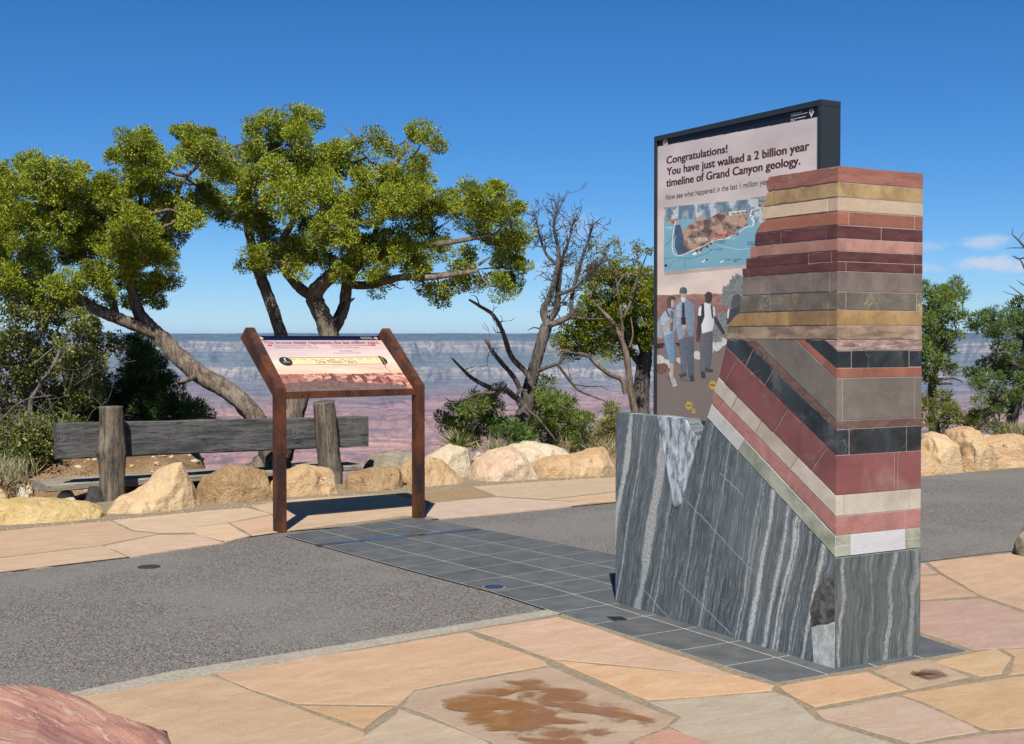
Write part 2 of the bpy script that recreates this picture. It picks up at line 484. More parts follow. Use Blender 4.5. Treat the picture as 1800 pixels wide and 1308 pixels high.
sheet('path', [(-400, 1075), (0, 1007), (225, 980), (440, 944), (505, 935), (766, 914), (1083, 884), (1400, 856), (1617, 838), (1800, 821), (2300, 790), (2900, 780), (2900, 904),
               (2300, 930), (1752, 971), (1618, 988), (1300, 1030), (985, 1080), (960, 1078), (300, 1190), (110, 1225), (-500, 1330)], 0.0, asphalt_mat())

def mortar_mat(name, c, k=45):
    g = M(name, .95)
    n1 = g.noise(None, k, 4, .65); n2 = g.noise(None, 3, 4, .6)
    cc = g.mix(g.step(n1, .35, .7), mul(c, .72), mul(c, 1.15))
    cc = g.mix(g.math('MULTIPLY', g.step(n2, .45, .7), .35), cc, mul(c, .6))
    g.bump(n1, .5, .006)
    return g.done(cc, .95, spec=.15)
MORTAR = mortar_mat('sandy_mortar', A(178, 160, 134))
CONC = mortar_mat('concrete', A(200, 190, 172), 60)
SLATE_GROUT = mortar_mat('pale_grout', A(206, 204, 198), 80)
sheet('pavement_bed', [(-500, 1345), (110, 1226), (300, 1191), (960, 1079), (985, 1081), (1300, 1031), (1618, 989), (1752, 972), (2800, 905), (3300, 1420), (700, 1900), (-900, 1700)], 0.0095, MORTAR)
sheet('verge_bed', [(-400, 985), (-200, 950), (0, 905), (200, 880), (360, 868), (480, 858), (620, 850), (830, 838), (1090, 822), (1090, 882), (766, 912.5), (502, 934), (440, 943), (225, 979), (0, 1006), (-400, 1073)], 0.0095, MORTAR)
sheet('kerb_strip', [(95, 1224), (300, 1180), (600, 1133), (965, 1071), (985, 1079), (820, 1108), (372, 1186), (140, 1226)], 0.0105, CONC)

STONES_NEAR = [
    ([(130, 1225), (370, 1186), (500, 1235), (640, 1286), (618, 1345), (250, 1420), (-300, 1400), (-300, 1300)], (222, 178, 132)),
    ([(380, 1182), (820, 1110), (958, 1161), (963, 1168), (727, 1211), (698, 1239), (522, 1236), (440, 1211)], (228, 176, 128)),
    ([(528, 1241), (693, 1243), (640, 1281)], (222, 170, 112)),
    ([(830, 1107), (983, 1083), (1306, 1190), (1190, 1178), (972, 1158)], (230, 184, 138)),
    ([(974, 1161), (1190, 1181), (1310, 1192), (1360, 1205), (1356, 1213), (1138, 1230)], (231, 180, 128)),
    ([(966, 1172), (1102, 1229), (1190, 1260), (1172, 1276), (1112, 1300), (1080, 1345), (910, 1345), (861, 1302), (770, 1265), (708, 1240), (729, 1214)], (203, 168, 132)),
    ([(702, 1246), (768, 1269), (856, 1304), (900, 1350), (590, 1400), (642, 1295)], (218, 184, 148)),
    ([(1140, 1234), (1362, 1217), (1392, 1228), (1437, 1266), (1582, 1309), (1650, 1350), (1335, 1350), (1176, 1276), (1196, 1260)], (205, 182, 156)),
    ([(1176, 1280), (1250, 1309), (1310, 1350), (1088, 1350), (1116, 1302)], (214, 158, 128)),
    ([(1370, 1207), (1456, 1190), (1526, 1182), (1596, 1212), (1432, 1243), (1410, 1232)], (228, 174, 120)),
    ([(1434, 1249), (1576, 1223), (1610, 1232), (1724, 1285), (1640, 1299), (1600, 1307), (1446, 1262)], (214, 178, 148)),
    ([(1584, 1220), (1740, 1195), (1800, 1187), (2100, 1160), (2150, 1260), (1738, 1283), (1640, 1240)], (222, 170, 120)),
    ([(1534, 1179), (1560, 1168), (1631, 1159), (1708, 1189), (1604, 1211)], (204, 174, 134)),
    ([(1642, 1163), (1749, 1139), (1778, 1155), (1762, 1184), (1722, 1189)], (224, 176, 126)),
    ([(1762, 1141), (1810, 1140), (2050, 1115), (2080, 1158), (1772, 1186), (1784, 1155)], (222, 172, 122)),
    ([(1500, 1065), (1620, 1058), (1725, 1052), (1800, 1077), (2050, 1112), (1800, 1137), (1710, 1142), (1616, 1110), (1560, 1090)], (206, 168, 142)),
    ([(1560, 1018), (1620, 1013), (1653, 1011), (1717, 1047), (1620, 1054), (1520, 1060)], (222, 176, 134)),
    ([(1631, 988), (1752, 975), (1850, 968), (2200, 945), (2300, 1120), (1800, 1072), (1724, 1047), (1657, 1008)], (224, 182, 136)),
    ([(1540, 997), (1622, 989), (1648, 1007), (1540, 1015)], (218, 178, 136)),
    ([(1744, 1290), (1800, 1285), (2150, 1265), (2200, 1400), (1680, 1400), (1614, 1311), (1650, 1303)], (206, 164, 140)),
    ([(2208, 947), (2500, 928), (2700, 1050), (2312, 1116)], (224, 180, 138)), ([(2092, 1166), (2305, 1128), (2710, 1060), (2900, 1180), (2158, 1258)], (214, 172, 142)), ([(2160, 1270), (2900, 1195), (3000, 1400), (2214, 1400)], (226, 178, 130)),
    ([(890, 1355), (1080, 1350), (1200, 1420), (800, 1440), (640, 1405)], (222, 180, 134)),
    ([(1090, 1356), (1330, 1356), (1660, 1356), (1700, 1430), (1240, 1430)], (218, 170, 130)),
]
STONES_FAR = [
    ([(-250, 985), (0, 933), (194, 915), (231, 933), (277, 938), (178, 957), (0, 979), (-250, 1018)], (228, 184, 142)),
    ([(198, 914), (358, 898), (433, 892), (477, 903), (400, 918), (348, 925), (342, 935), (280, 936), (233, 931)], (233, 192, 150)),
    ([(-250, 1022), (0, 981.5), (180, 959.5), (223, 978), (0, 1005), (-250, 1047)], (230, 188, 146)),
    ([(185, 959), (275, 940), (341, 939), (395, 953), (229, 978)], (234, 194, 152)),
    ([(346, 926.5), (400, 920), (439, 942), (399, 952), (344, 938)], (236, 196, 156)),
    ([(405, 918.5), (478, 905), (497, 934), (443, 941)], (233, 186, 138)),
    ([(440, 890), (505, 879), (590, 873), (690, 868), (750, 884), (742, 906), (715, 906), (505, 933), (482, 904)], (232, 188, 142)),
    ([(692, 868), (760, 862), (824, 857), (862, 868), (845, 873), (753, 883)], (188, 150, 102)),
    ([(757, 885), (873, 874), (960, 880), (1040, 884), (1000, 890), (900, 900), (772, 911.5), (745, 905)], (222, 192, 166)),
    ([(832, 856), (930, 848), (1100, 838), (1110, 860), (962, 877), (872, 871.5)], (218, 184, 142)),
    ([(967, 878), (1110, 862), (1110, 879), (1045, 883)], (230, 184, 136)),
]
def flag_mat():
    g = M('sandstone_flag', .75)
    base = g.attr()
    v = g.scale(g.rot(g.tc, (0, 0, R(-35))), (1.0, 2.4, 1.0))
    n1 = g.noise(v, 3.6, 9, .72, .5); n2 = g.noise(None, 38, 4, .65); n3 = g.noise(None, 1.4, 4, .55)
    c = g.mix(g.step(n1, .32, .7), g.mix(1.0, base, (.92, .88, .84), 'MULTIPLY'), g.mix(1.0, base, (1.10, 1.13, 1.17), 'MULTIPLY'))
    c = g.mix(g.math('MULTIPLY', g.step(n3, .48, .72), .45), c, g.mix(1.0, base, (.97, .90, .84), 'MULTIPLY'))
    c = g.mix(g.math('MULTIPLY', g.step(n2, .52, .78), .25), c, g.mix(1.0, base, (.62, .52, .42), 'MULTIPLY'))
    # cleft surface: thin flaked-off sheets with sharp edges, grit, pits and a little grey wear
    cl = g.noise(v, 2.3, 9, .68, .9); fl = g.math('ADD', g.step(cl, .47, .475), g.step(cl, .56, .565))
    c = g.mix(g.math('MULTIPLY', g.step(cl, .47, .475), .16), c, g.mix(1.0, base, (.84, .78, .72), 'MULTIPLY'))
    c = g.mix(g.math('MULTIPLY', g.step(cl, .56, .565), .22), c, g.mix(1.0, base, (1.12, 1.16, 1.2), 'MULTIPLY'))
    gr = g.noise(None, 210, 3, .75)
    c = g.mix(g.math('MULTIPLY', g.step(gr, .48, .34), .5), c, g.mix(1.0, base, (.55, .48, .42), 'MULTIPLY'))
    c = g.mix(g.math('MULTIPLY', g.step(gr, .56, .70), .35), c, g.mix(1.0, base, (1.3, 1.32, 1.34), 'MULTIPLY'))
    wear = g.noise(None, .9, 6, .7)
    c = g.mix(g.math('MULTIPLY', g.step(wear, .54, .70), .35), c, A(176, 158, 136))
    c = g.mix(g.math('MULTIPLY', g.step(g.voro(None, 13), .055, .03), .7), c, (.08, .055, .04))
    h = g.math('ADD', g.math('ADD', g.math('MULTIPLY', n1, .8), g.math('MULTIPLY', n2, .35)), g.math('MULTIPLY', fl, .25))
    g.bump(g.math('ADD', h, g.math('MULTIPLY', g.noise(None, 120, 3, .7), .5)), .5, .016)
    return g.done(c, g.math('MULTIPLY_ADD', n1, .2, .65), spec=.25)
def stones(name, lst, z, gap):
    mb = MB(); rng = random.Random(4)
    for poly, c in lst:
        P = [tuple(ground(u, v, z))[:2] for u, v in poly]
        Q = []
        for i in range(len(P)):
            a, b = P[i], P[(i + 1) % len(P)]
            L = math.hypot(b[0] - a[0], b[1] - a[1]); n = max(1, min(24, int(L / .07)))
            for k in range(n):
                t = k / n; x, y = a[0] + (b[0] - a[0]) * t, a[1] + (b[1] - a[1]) * t
                nx, ny = -(b[1] - a[1]) / L, (b[0] - a[0]) / L
                w = (mnoise.noise(Vector((x * 3, y * 3, 1))) * .018 + mnoise.noise(Vector((x * 11, y * 11, 5))) * .008) * (1 if 0 < k else .5)
                Q.append((x + nx * w, y + ny * w))
        zz = z + rng.uniform(-.002, .003)
        O = Q; I = inset(Q, gap)
        n = len(Q)
        cc = mul(A(*[q + rng.uniform(-5, 5) for q in c]), 1.06); y_ = .4 * cc[0] + .45 * cc[1] + .15 * cc[2]; cc = tuple((y_ * 1.05 + (q - y_) * .80) * w_ for q, w_ in zip(cc, (1.0, 1.0, .985)))
        v = [(x, y, zz) for x, y in I] + [(x, y, zz - .0022) for x, y in O] + [(x, y, -.02) for x, y in O]
        f = [list(range(n))] + [[i, n + i, n + (i + 1) % n, (i + 1) % n] for i in range(n)] + [[n + i, 2 * n + i, 2 * n + (i + 1) % n, n + (i + 1) % n] for i in range(n)]
        mb.add(v, f, 0, cc)
    return tag(mb.build(name, [FLAG], col=True), kind='structure')
FLAG = flag_mat()
stones('pavement', STONES_NEAR, .013, .006)
stones('verge_pavement', STONES_FAR, .013, .006)

# puddles: thin films of muddy water lying on two of the flagstones
def puddle(name, poly_px, z, seed, thr, fade=1.0):
    g = M(name + '_film', .03)
    v = g.scale(g.tc, (1, 1, 1), (seed, seed * 2, 0))
    P = flat(poly_px, z)
    cx = sum(p[0] for p in P) / len(P); cy = sum(p[1] for p in P) / len(P)
    n1 = g.noise(g.scale(v, (2.6, 4.2, 1)), 1.25, 5, .5, 1.3)
    o = g.sep(g.scale(g.tc, (1, 1, 1), (-cx, -cy, 0)))
    a_ = g.attr()
    edge = g.sep(a_)[0]
    n1 = g.math('MULTIPLY_ADD', n1, 1.9, -.45); n1 = g.math('MULTIPLY_ADD', g.math('SUBTRACT', g.noise(g.scale(v, (1, 1.6, 1)), 11, 4, .6), .5), .22, n1)
    m = g.math('SUBTRACT', g.math('ADD', n1, g.math('MULTIPLY', edge, .62)), thr)
    alpha = g.step(m, 0, .010)
    deep = g.step(m, .0, .13); damp = g.math('MULTIPLY', g.step(m, -.10, -.02), .25)
    silt = g.noise(g.scale(v, (1, 1, 1)), 9, 4, .6)
    col = g.mix(deep, A(200, 152, 102), A(176, 122, 70))
    col = g.mix(g.math('MULTIPLY', g.step(silt, .5, .68), .55), col, A(196, 152, 110))
    col = g.mix(alpha, A(176, 140, 104), col)
    g.set(g.b.inputs['Alpha'], g.math('MULTIPLY', fade, g.math('MAXIMUM', damp, g.math('MULTIPLY', alpha, g.math('MULTIPLY_ADD', deep, .35, .45)))))
    g.done(col, g.math('MULTIPLY_ADD', g.noise(None, 14, 2), .05, .08), spec=.1)
    n = len(P); I = inset([p[:2] for p in P], .16)
    mb = MB()
    vv = P + [(x, y, z) for x, y in I]
    mb.v = vv; mb.c = [(0, 0, 0)] * n + [(1, 1, 1)] * n
    mb.f = [list(range(n, 2 * n))] + [[i, (i + 1) % n, n + (i + 1) % n, n + i] for i in range(n)]; mb.m = [0] * (n + 1)
    return tag(mb.build(name, [g.mat], col=True), kind='structure')
puddle('puddle_water', [(962, 1176), (1098, 1229), (1187, 1260), (1110, 1299), (1070, 1338), (912, 1340), (861, 1301), (785, 1270), (735, 1238), (760, 1214), (860, 1193)], .0185, 3.3, .99)
puddle('puddle_water', [(1600, 1170), (1630, 1167), (1665, 1185), (1655, 1200), (1625, 1196), (1596, 1180)], .0185, 8.1, .82, .42)

# slate tile strip: four columns of tiles crossing the path, narrowing to one row along the monument
def slate():
    g = M('slate_tile', .7)
    base = g.attr(); n1 = g.noise(None, 6, 5, .6); n2 = g.noise(None, 130, 3, .65)
    c = g.mix(g.step(n1, .3, .7), g.mix(1.0, base, (.78, .8, .82), 'MULTIPLY'), g.mix(1.0, base, (1.18, 1.18, 1.16), 'MULTIPLY'))
    c = g.mix(g.math('MULTIPLY', g.step(n2, .5, .72), .5), c, g.mix(1.0, base, (1.7, 1.7, 1.65), 'MULTIPLY'))
    g.bump(n2, .35, .005)
    mt = g.done(c, .7, spec=.2)
    L1 = [(500, 941), (560, 958), (640, 980), (735, 1006), (868, 1041), (985, 1079), (1085, 1112), (1210, 1150), (1365, 1201)]
    L2 = [(728, 908.5), (795, 921), (878, 936), (985, 956), (1100, 979), (1250, 1010), (1380, 1045), (1530, 1090), (1703, 1145)]
    G1 = [Vector(ground(u, v, .0108)) for u, v in L1]; G2 = [Vector(ground(u, v, .0108)) for u, v in L2]
    def arc(G):
        s = [0]
        for a, b in zip(G, G[1:]): s.append(s[-1] + (b - a).length)
        return [q / s[-1] for q in s]
    s1, s2 = arc(G1), arc(G2)
    def P(t, w):
        a = Vector([np.interp(t, s1, [p[k] for p in G1]) for k in range(3)])
        b = Vector([np.interp(t, s2, [p[k] for p in G2]) for k in range(3)])
        return a.lerp(b, w)
    bed = MB(); n = 30
    v = [P(i / n, 0) for i in range(n + 1)] + [P(i / n, 1) for i in range(n + 1)]
    bed.add(v, [[i, i + 1, n + 2 + i, n + 1 + i] for i in range(n)])
    tag(bed.build('tile_bed', [SLATE_GROUT]), kind='structure')
    mb = MB(); rng = random.Random(3)
    rows, cols = 15, 4
    for r_ in range(rows):
        for c_ in range(cols):
            t0, t1 = r_ / rows, (r_ + 1) / rows
            w0, w1 = c_ / cols, (c_ + 1) / cols
            q = [P(t0, w0), P(t1, w0), P(t1, w1), P(t0, w1)]
            I = inset([tuple(p)[:2] for p in q], .0075)
            k = rng.uniform(-5, 5)
            cc = A(106 + k, 108 + k, 109 + k)
            mb.prism(I, lambda a, b, d: (a, b, d), 0.0, .0128, 0, cc)
    tag(mb.build('tile_pavement', [mt], col=True), kind='structure')
slate()
# ------------------------------------------------------------------ the stone monument
M0 = ground(1468, 1180)
_a = ground(1082, 1062) - M0; T_END = _a.length; _a.normalize()
VA = _a; VB = Vector((_a.y, -_a.x, 0))
RZ = math.atan2(VB.y, VB.x)
DEP = (on_plane(1617, 1155, M0, VA) - M0).dot(VB)
def lf(u, v):                       # photo pixel -> (t, h) on the monument's long face
    w = on_plane(u, v, M0, VB); return ((w - M0).dot(VA), w.z)
def rf(u, v):
    w = on_plane(u, v, M0, VA); return ((w - M0).dot(VB), w.z)
def ch(v):                          # height on the front corner
    return at(1470, v, M0.y).z

def clip(poly, p, q, keep):
    """half-plane clip of a polygon by line p->q (keep=+1 left side, -1 right side)"""
    dx, dy = q[0] - p[0], q[1] - p[1]
    sd = [((x - p[0]) * dy - (y - p[1]) * dx) * -keep for x, y in poly]
    out = []
    for i in range(len(poly)):
        a, b = poly[i], poly[(i + 1) % len(poly)]; sa, sb = sd[i], sd[(i + 1) % len(poly)]
        if sa >= 0: out.append(a)
        if (sa > 0 > sb) or (sa < 0 < sb):
            k = sa / (sa - sb); out.append((a[0] + (b[0] - a[0]) * k, a[1] + (b[1] - a[1]) * k))
    return out

def gneiss(name, bands, axis):
    m = M(name, .45)
    x, t, h = [m.sep(m.tc)[i] for i in range(3)]
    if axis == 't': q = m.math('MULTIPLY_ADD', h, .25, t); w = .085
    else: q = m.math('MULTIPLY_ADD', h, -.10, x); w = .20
    wl = m.noise(m.scale(m.tc, (1.2, 1.2, 1.6), (3, 1, 2)), 1.6, 3, .5)
    ws = m.noise(m.scale(m.tc, (1.5, 1.5, 1.0)), 14, 3, .6)
    q = m.math('MULTIPLY_ADD', m.math('SUBTRACT', wl, .5), w, q)
    qf = m.math('MULTIPLY_ADD', m.math('SUBTRACT', ws, .5), .014, q)
    sv = m.comb(m.math('MULTIPLY', qf, 60.0), m.math('MULTIPLY', h, 2.4), 0.0)
    sv2 = m.comb(m.math('MULTIPLY', qf, 230.0), m.math('MULTIPLY', h, 9.0), 3.0)
    s1, s2 = m.noise(sv, 1.0, 6, .68), m.noise(sv2, 1.0, 4, .65)
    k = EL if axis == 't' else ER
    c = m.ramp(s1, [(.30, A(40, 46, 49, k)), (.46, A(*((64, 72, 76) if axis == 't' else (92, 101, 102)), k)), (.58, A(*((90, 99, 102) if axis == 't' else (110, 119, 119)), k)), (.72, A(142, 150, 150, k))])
    c = m.mix(m.math('MULTIPLY', m.step(s2, .54, .66), .72), c, A(150, 159, 159, k))
    c = m.mix(m.math('MULTIPLY', m.step(s2, .48, .30), .7), c, A(36, 42, 45, k))
    mask = None
    for q0, wd, amt in bands:
        d = m.math('ABSOLUTE', m.math('SUBTRACT', qf, q0))
        d = m.math('MULTIPLY_ADD', m.math('SUBTRACT', s1, .5), .055, d)
        d = m.math('MULTIPLY_ADD', m.math('SUBTRACT', m.noise(m.scale(m.tc, (1, 1, .5)), 55, 4, .7), .5), .035, d)
        wn = m.noise(m.comb(0.0, q0 * 9, m.math('MULTIPLY', h, 2.2)), 1.0, 2)
        ww = m.math('MULTIPLY', m.math('MULTIPLY_ADD', wn, 3.0, -.5), wd)
        b = m.math('MULTIPLY', m.math('MULTIPLY', m.step(m.math('SUBTRACT', d, ww), .010, -.010), amt), m.step(s2, .30, .50, .7, 1.0))
        mask = b if mask is None else m.math('MAXIMUM', mask, b)
    sp = m.noise(m.scale(m.tc, (1, 1, .55)), 130, 4, .75)
    pale = m.ramp(sp, [(.34, A(70, 74, 76, k)), (.46, A(172, 174, 170, k)), (.6, A(212, 212, 206, k))])
    c = m.mix(mask, c, pale)
    if axis == 't':           # a few hairline pale cracks running across the layering
        for (p, q_) in (((1205, 878), (1330, 1012)), ((1130, 1035), (1192, 1105)), ((1262, 828), (1310, 875)), ((1190, 1020), (1290, 1120))):
            (t0, h0), (t1, h1) = lf(*p), lf(*q_); Ln = math.hypot(t1 - t0, h1 - h0); nx, ny = (h0 - h1) / Ln, (t1 - t0) / Ln
            dd = m.math('ADD', m.math('MULTIPLY', m.math('SUBTRACT', t, t0), nx), m.math('MULTIPLY', m.math('SUBTRACT', h, h0), ny))
            dd = m.math('ABSOLUTE', m.math('MULTIPLY_ADD', m.math('SUBTRACT', ws, .5), .03, dd))
            al = m.math('ADD', m.math('MULTIPLY', m.math('SUBTRACT', t, t0), (t1 - t0) / Ln), m.math('MULTIPLY', m.math('SUBTRACT', h, h0), (h1 - h0) / Ln))
            ok = m.math('MULTIPLY', m.step(al, -.02, .05), m.step(al, Ln + .02, Ln - .06))
            c = m.mix(m.math('MULTIPLY', m.math('MULTIPLY', m.step(dd, .005, .001), ok), .5), c, A(170, 176, 176, k))
    big = m.noise(m.scale(m.tc, (1, 1, .45)), 2.4, 4, .6, .5)
    c = m.mix(m.math('MULTIPLY', m.step(big, .45, .68), .22), c, A(128, 138, 140, k))
    c = m.mix(m.math('MULTIPLY', m.step(m.noise(m.tc, 190, 3, .7), .53, .68), .45), c, A(166, 172, 172, k))
    m.bump(m.noise(m.tc, 220, 2), .08, .003)
    return m.done(c, m.math('MULTIPLY_ADD', s1, .2, .35), spec=.4)

def build_monument():
    root = empty('stone_monument', M0, RZ)
    tag(root, 'tall stone pillar of stacked coloured rock layers on a streaked dark grey base', 'monument')
    f3 = lambda t, h, d: (d, t, h)
    def q_at(u, v): t, h = lf(u, v); return t + .25 * h
    bL = [(q_at(1092, 860), .026, .8), (q_at(1138, 960), .050, .62), (q_at(1345, 960), .017, .95), (q_at(1367, 1000), .010, .9), (q_at(1382, 1010), .010, .95), (q_at(1108, 900), .004, .7),
          (q_at(1400, 945), .005, .8), (q_at(1432, 1040), .012, .85), (q_at(1300, 1080), .003, .7), (q_at(1255, 950), .002, .6), (q_at(1175, 900), .006, .5), (q_at(1415, 990), .002, .7), (q_at(1225, 900), .002, .6), (q_at(1320, 1000), .002, .6)]
    bR = [(rf(1480, 1060)[0] - .03, .010, .9), (rf(1567, 1040)[0] - .03, .010, .85), (rf(1604, 1090)[0] - .03, .014, .6), (rf(1530, 1110)[0] - .03, .003, .5), (rf(1588, 1100)[0] - .03, .002, .6)]
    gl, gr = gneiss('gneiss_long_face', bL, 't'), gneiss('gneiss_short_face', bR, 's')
    hl = lf(1084.5, 725)[1]
    tn = lf(1207, 735)[0]
    L10, C10 = lf(1242, 734), ch(980.8)
    nb = lf(1229, 776)
    low_b = (nb[0], 0)
    mb = MB()
    # the far part with its level top is a thinner slab than the part that carries the pillar
    mb.prism([(T_END, 0), (T_END + .004, hl), (tn, hl - .005), nb, low_b], f3, 0, .09)
    mb.prism([low_b, nb, (L10[0], L10[1] - .004), (0, C10 - .004), (0, 0)], f3, 0, DEP)
    for i, f in enumerate(mb.f):
        if all(abs(mb.v[k][1]) < 1e-4 for k in f): mb.m[i] = 1
    import bmesh
    ob = mb.build('base_block', [gl, gr], root)
    bm = bmesh.new(); bm.from_mesh(ob.data)
    # weld the two into one block: drop the shared inner wall, keep the outer faces
    bmesh.ops.remove_doubles(bm, verts=bm.verts, dist=.0005)
    bm.to_mesh(ob.data); bm.free()
    # pale inlaid stones in the long face
    W = stone_mat('pale_granite', A(116, 126, 132, EL), .7, 14, (1, 1.6, .7), .4, A(158, 167, 172, EL), spots=(75, .14, A(84, 92, 96, EL)), bump=.1)
    mb = MB(); mb.prism(inset([lf(*p) for p in [(1155, 729), (1207, 737), (1227.5, 773), (1211, 840), (1198, 886), (1193, 893), (1187, 893), (1183, 886), (1170, 810)]], .003), f3, -.004, .085)
    tag(mb.build('granite_wedge', [W], root, bevel=.002), 'white and grey granite wedge beside the notch')
    G2 = stone_mat('speckled_granite', A(160, 162, 160, EL), .2, 24, rough=.5, c2=A(176, 178, 175, EL), spots=(80, .12, A(96, 98, 98, EL)))
    mb = MB(); mb.prism([lf(*p) for p in [(1427, 1103), (1440, 1099), (1455, 1098), (1467.4, 1093), (1466.8, 1178), (1449, 1173), (1431, 1166)]], f3, -.003, .1)
    tag(mb.build('granite_inlay', [G2], root), 'pale speckled inlay at the foot of the corner')
    G3 = stone_mat('dark_schist', A(58, 58, 56, EL), .5, 18, rough=.6, c2=A(92, 92, 90, EL))
    mb = MB(); mb.prism([lf(*p) for p in [(1428, 1100), (1424, 1070), (1434, 1038), (1450, 1020), (1464, 1014), (1467.4, 1034), (1467.2, 1090), (1455, 1095), (1440, 1096)]], f3, -.002, .1)
    tag(mb.build('schist_inlay', [G3], root), 'dark rounded inlay above the pale one')

    # the layers
    def sm(name, rgb, **k):
        return stone_mat(name, B(*rgb), tint=True, **k)
    def B(r, g, b):
        c = A(r, g, b, 1.5); y = .35 * c[0] + .5 * c[1] + .15 * c[2]
        return tuple(y + (q - y) * .84 for q in c)
    mats = dict(
        cap=sm('red_sandstone_cap', (168, 104, 82), var=.22, scale=5, stretch=(1, 1, 5), rough=.8, spots=(16, .10, B(206, 186, 170)), bump=.5),
        yellow=sm('yellow_sandstone', (188, 148, 84), var=.22, scale=6, rough=.6, c2=B(200, 166, 108)),
        cream=sm('cream_sandstone', (222, 192, 158), var=.08, scale=5, stretch=(1, 1, 3), rough=.6, rot=(.6, 0, 0)),
        orange=sm('orange_sandstone', (172, 102, 74), var=.15, scale=4, stretch=(1, 1, 5), rough=.6),
        dark=sm('maroon_siltstone', (104, 54, 50), var=.25, scale=7, stretch=(1, 1, 3), rough=.55, c2=B(112, 60, 56)),
        pink=sm('pink_sandstone', (178, 122, 104), var=.12, scale=6, rough=.6, c2=B(190, 134, 116)),
        mauve=sm('mauve_limestone', (128, 108, 104), var=.18, scale=6, rough=.5, c2=B(138, 122, 110), veins=(2.2, .004, B(170, 140, 90))),
        speck=sm('veined_limestone', (116, 106, 92), var=.2, scale=8, rough=.5, veins=(26, .07, B(190, 168, 104))),
        ochre=sm('ochre_dolomite', (168, 130, 78), var=.22, scale=7, rough=.55, c2=B(176, 138, 72)),
        swirl=sm('swirled_sandstone', (160, 132, 108), var=.5, scale=4, stretch=(1.5, 1.5, 5), rough=.55, c2=B(168, 142, 112)),
        crinkle=sm('crinkled_sandstone', (164, 124, 112), var=.45, scale=9, stretch=(1, 1, 5), rough=.85, c2=B(190, 160, 145), bump=.9),
        black=sm('black_basalt', (44, 48, 50), var=.3, scale=4, rough=.35, veins=(2.4, .012, B(110, 118, 122)), c2=B(60, 66, 70)),
        rust=sm('rust_sandstone', (164, 96, 68), var=.25, scale=6, rough=.6),
        grey=sm('grey_shale', (126, 116, 104), var=.16, scale=3, stretch=(1, 2, 1), rough=.5, rot=(.7, 0, 0)),
        brown=sm('brown_sandstone', (116, 82, 70), var=.35, scale=10, stretch=(1, 1, 3), rough=.7),
        red=sm('red_shale', (136, 72, 70), var=.12, scale=2.5, rough=.45, c2=B(144, 82, 80)),
        beige=sm('beige_dolomite', (206, 190, 164), var=.12, scale=4, rough=.55, c2=B(214, 204, 186)),
        pinkred=sm('speckled_red_granite', (180, 118, 108), var=.18, scale=12, rough=.55, spots=(70, .04, B(220, 180, 168))),
        white=sm('white_marble', (214, 212, 212), var=.07, scale=4, stretch=(1, 1, 4), rough=.45),
        green=sm('green_limestone', (154, 158, 132), var=.22, scale=4, rough=.5, c2=B(178, 182, 160), veins=(2.5, .01, B(200, 205, 185))),
        mort=sm('monument_mortar', (178, 158, 148), var=.1, scale=40, rough=.9),
    )
    GAP = .0020
    rng = random.Random(11)
    def rough(P, amp):
        out = []
        for i in range(len(P)):
            a, b = P[i], P[(i + 1) % len(P)]
            L = math.hypot(b[0] - a[0], b[1] - a[1]); n = max(1, int(L / .035)); out.append(a)
            for k in range(1, n):
                q = (a[0] + (b[0] - a[0]) * k / n, a[1] + (b[1] - a[1]) * k / n); w = abs(rng.gauss(0, amp)) * (0 if q[0] < .004 else 1) / L
                A_ = sum(P[j][0] * P[(j + 1) % len(P)][1] - P[(j + 1) % len(P)][0] * P[j][1] for j in range(len(P))); sg = 1 if A_ > 0 else -1
                out.append((q[0] - (b[1] - a[1]) * w * sg, q[1] + (b[0] - a[0]) * w * sg))
        return out
    def shade():
        k = rng.uniform(.86, 1.12); return (k * rng.uniform(.98, 1.02), k, k * rng.uniform(.97, 1.03))
    def layer(name, label, polys, rj, matsL, matsR=None):
        """polys: left-face polygons, far to near; the last one reaches the corner. rj: joints along the short face (s)"""
        o = MB(); names = []
        def mi(k):
            if k not in names: names.append(k)
            return names.index(k)
        for i, p in enumerate(polys):
            prd = rng.uniform(-.0015, .0015)
            I = rough(inset(p, GAP), .004 if matsL[0] in ('cap', 'crinkle') else .0013)
            last = i == len(polys) - 1
            if not last or not rj:
                o.prism(I, f3, prd if not last else 0.0005 * (i % 3), DEP + prd, mi(matsL[min(i, len(matsL) - 1)]), shade())
            else:
                cuts = [0] + rj + [DEP]
                for j in range(len(cuts) - 1):
                    a0 = cuts[j] + (GAP if j else 0); a1 = cuts[j + 1] - (GAP if j < len(cuts) - 2 else 0)
                    yo = rng.uniform(-.001, .001)
                    I2 = [(t if t > .02 else t + yo, h) for t, h in I]
                    mm = matsR[j] if matsR else matsL[min(i, len(matsL) - 1)]
                    o.prism(I2, f3, a0, a1, mi(mm), shade())
        ob = o.build(name, [mats[k] for k in names], root, bevel=.0012, col=True)
        tag(ob, label)
    sj = lambda us, v: [rf(u, v)[0] for u in us]
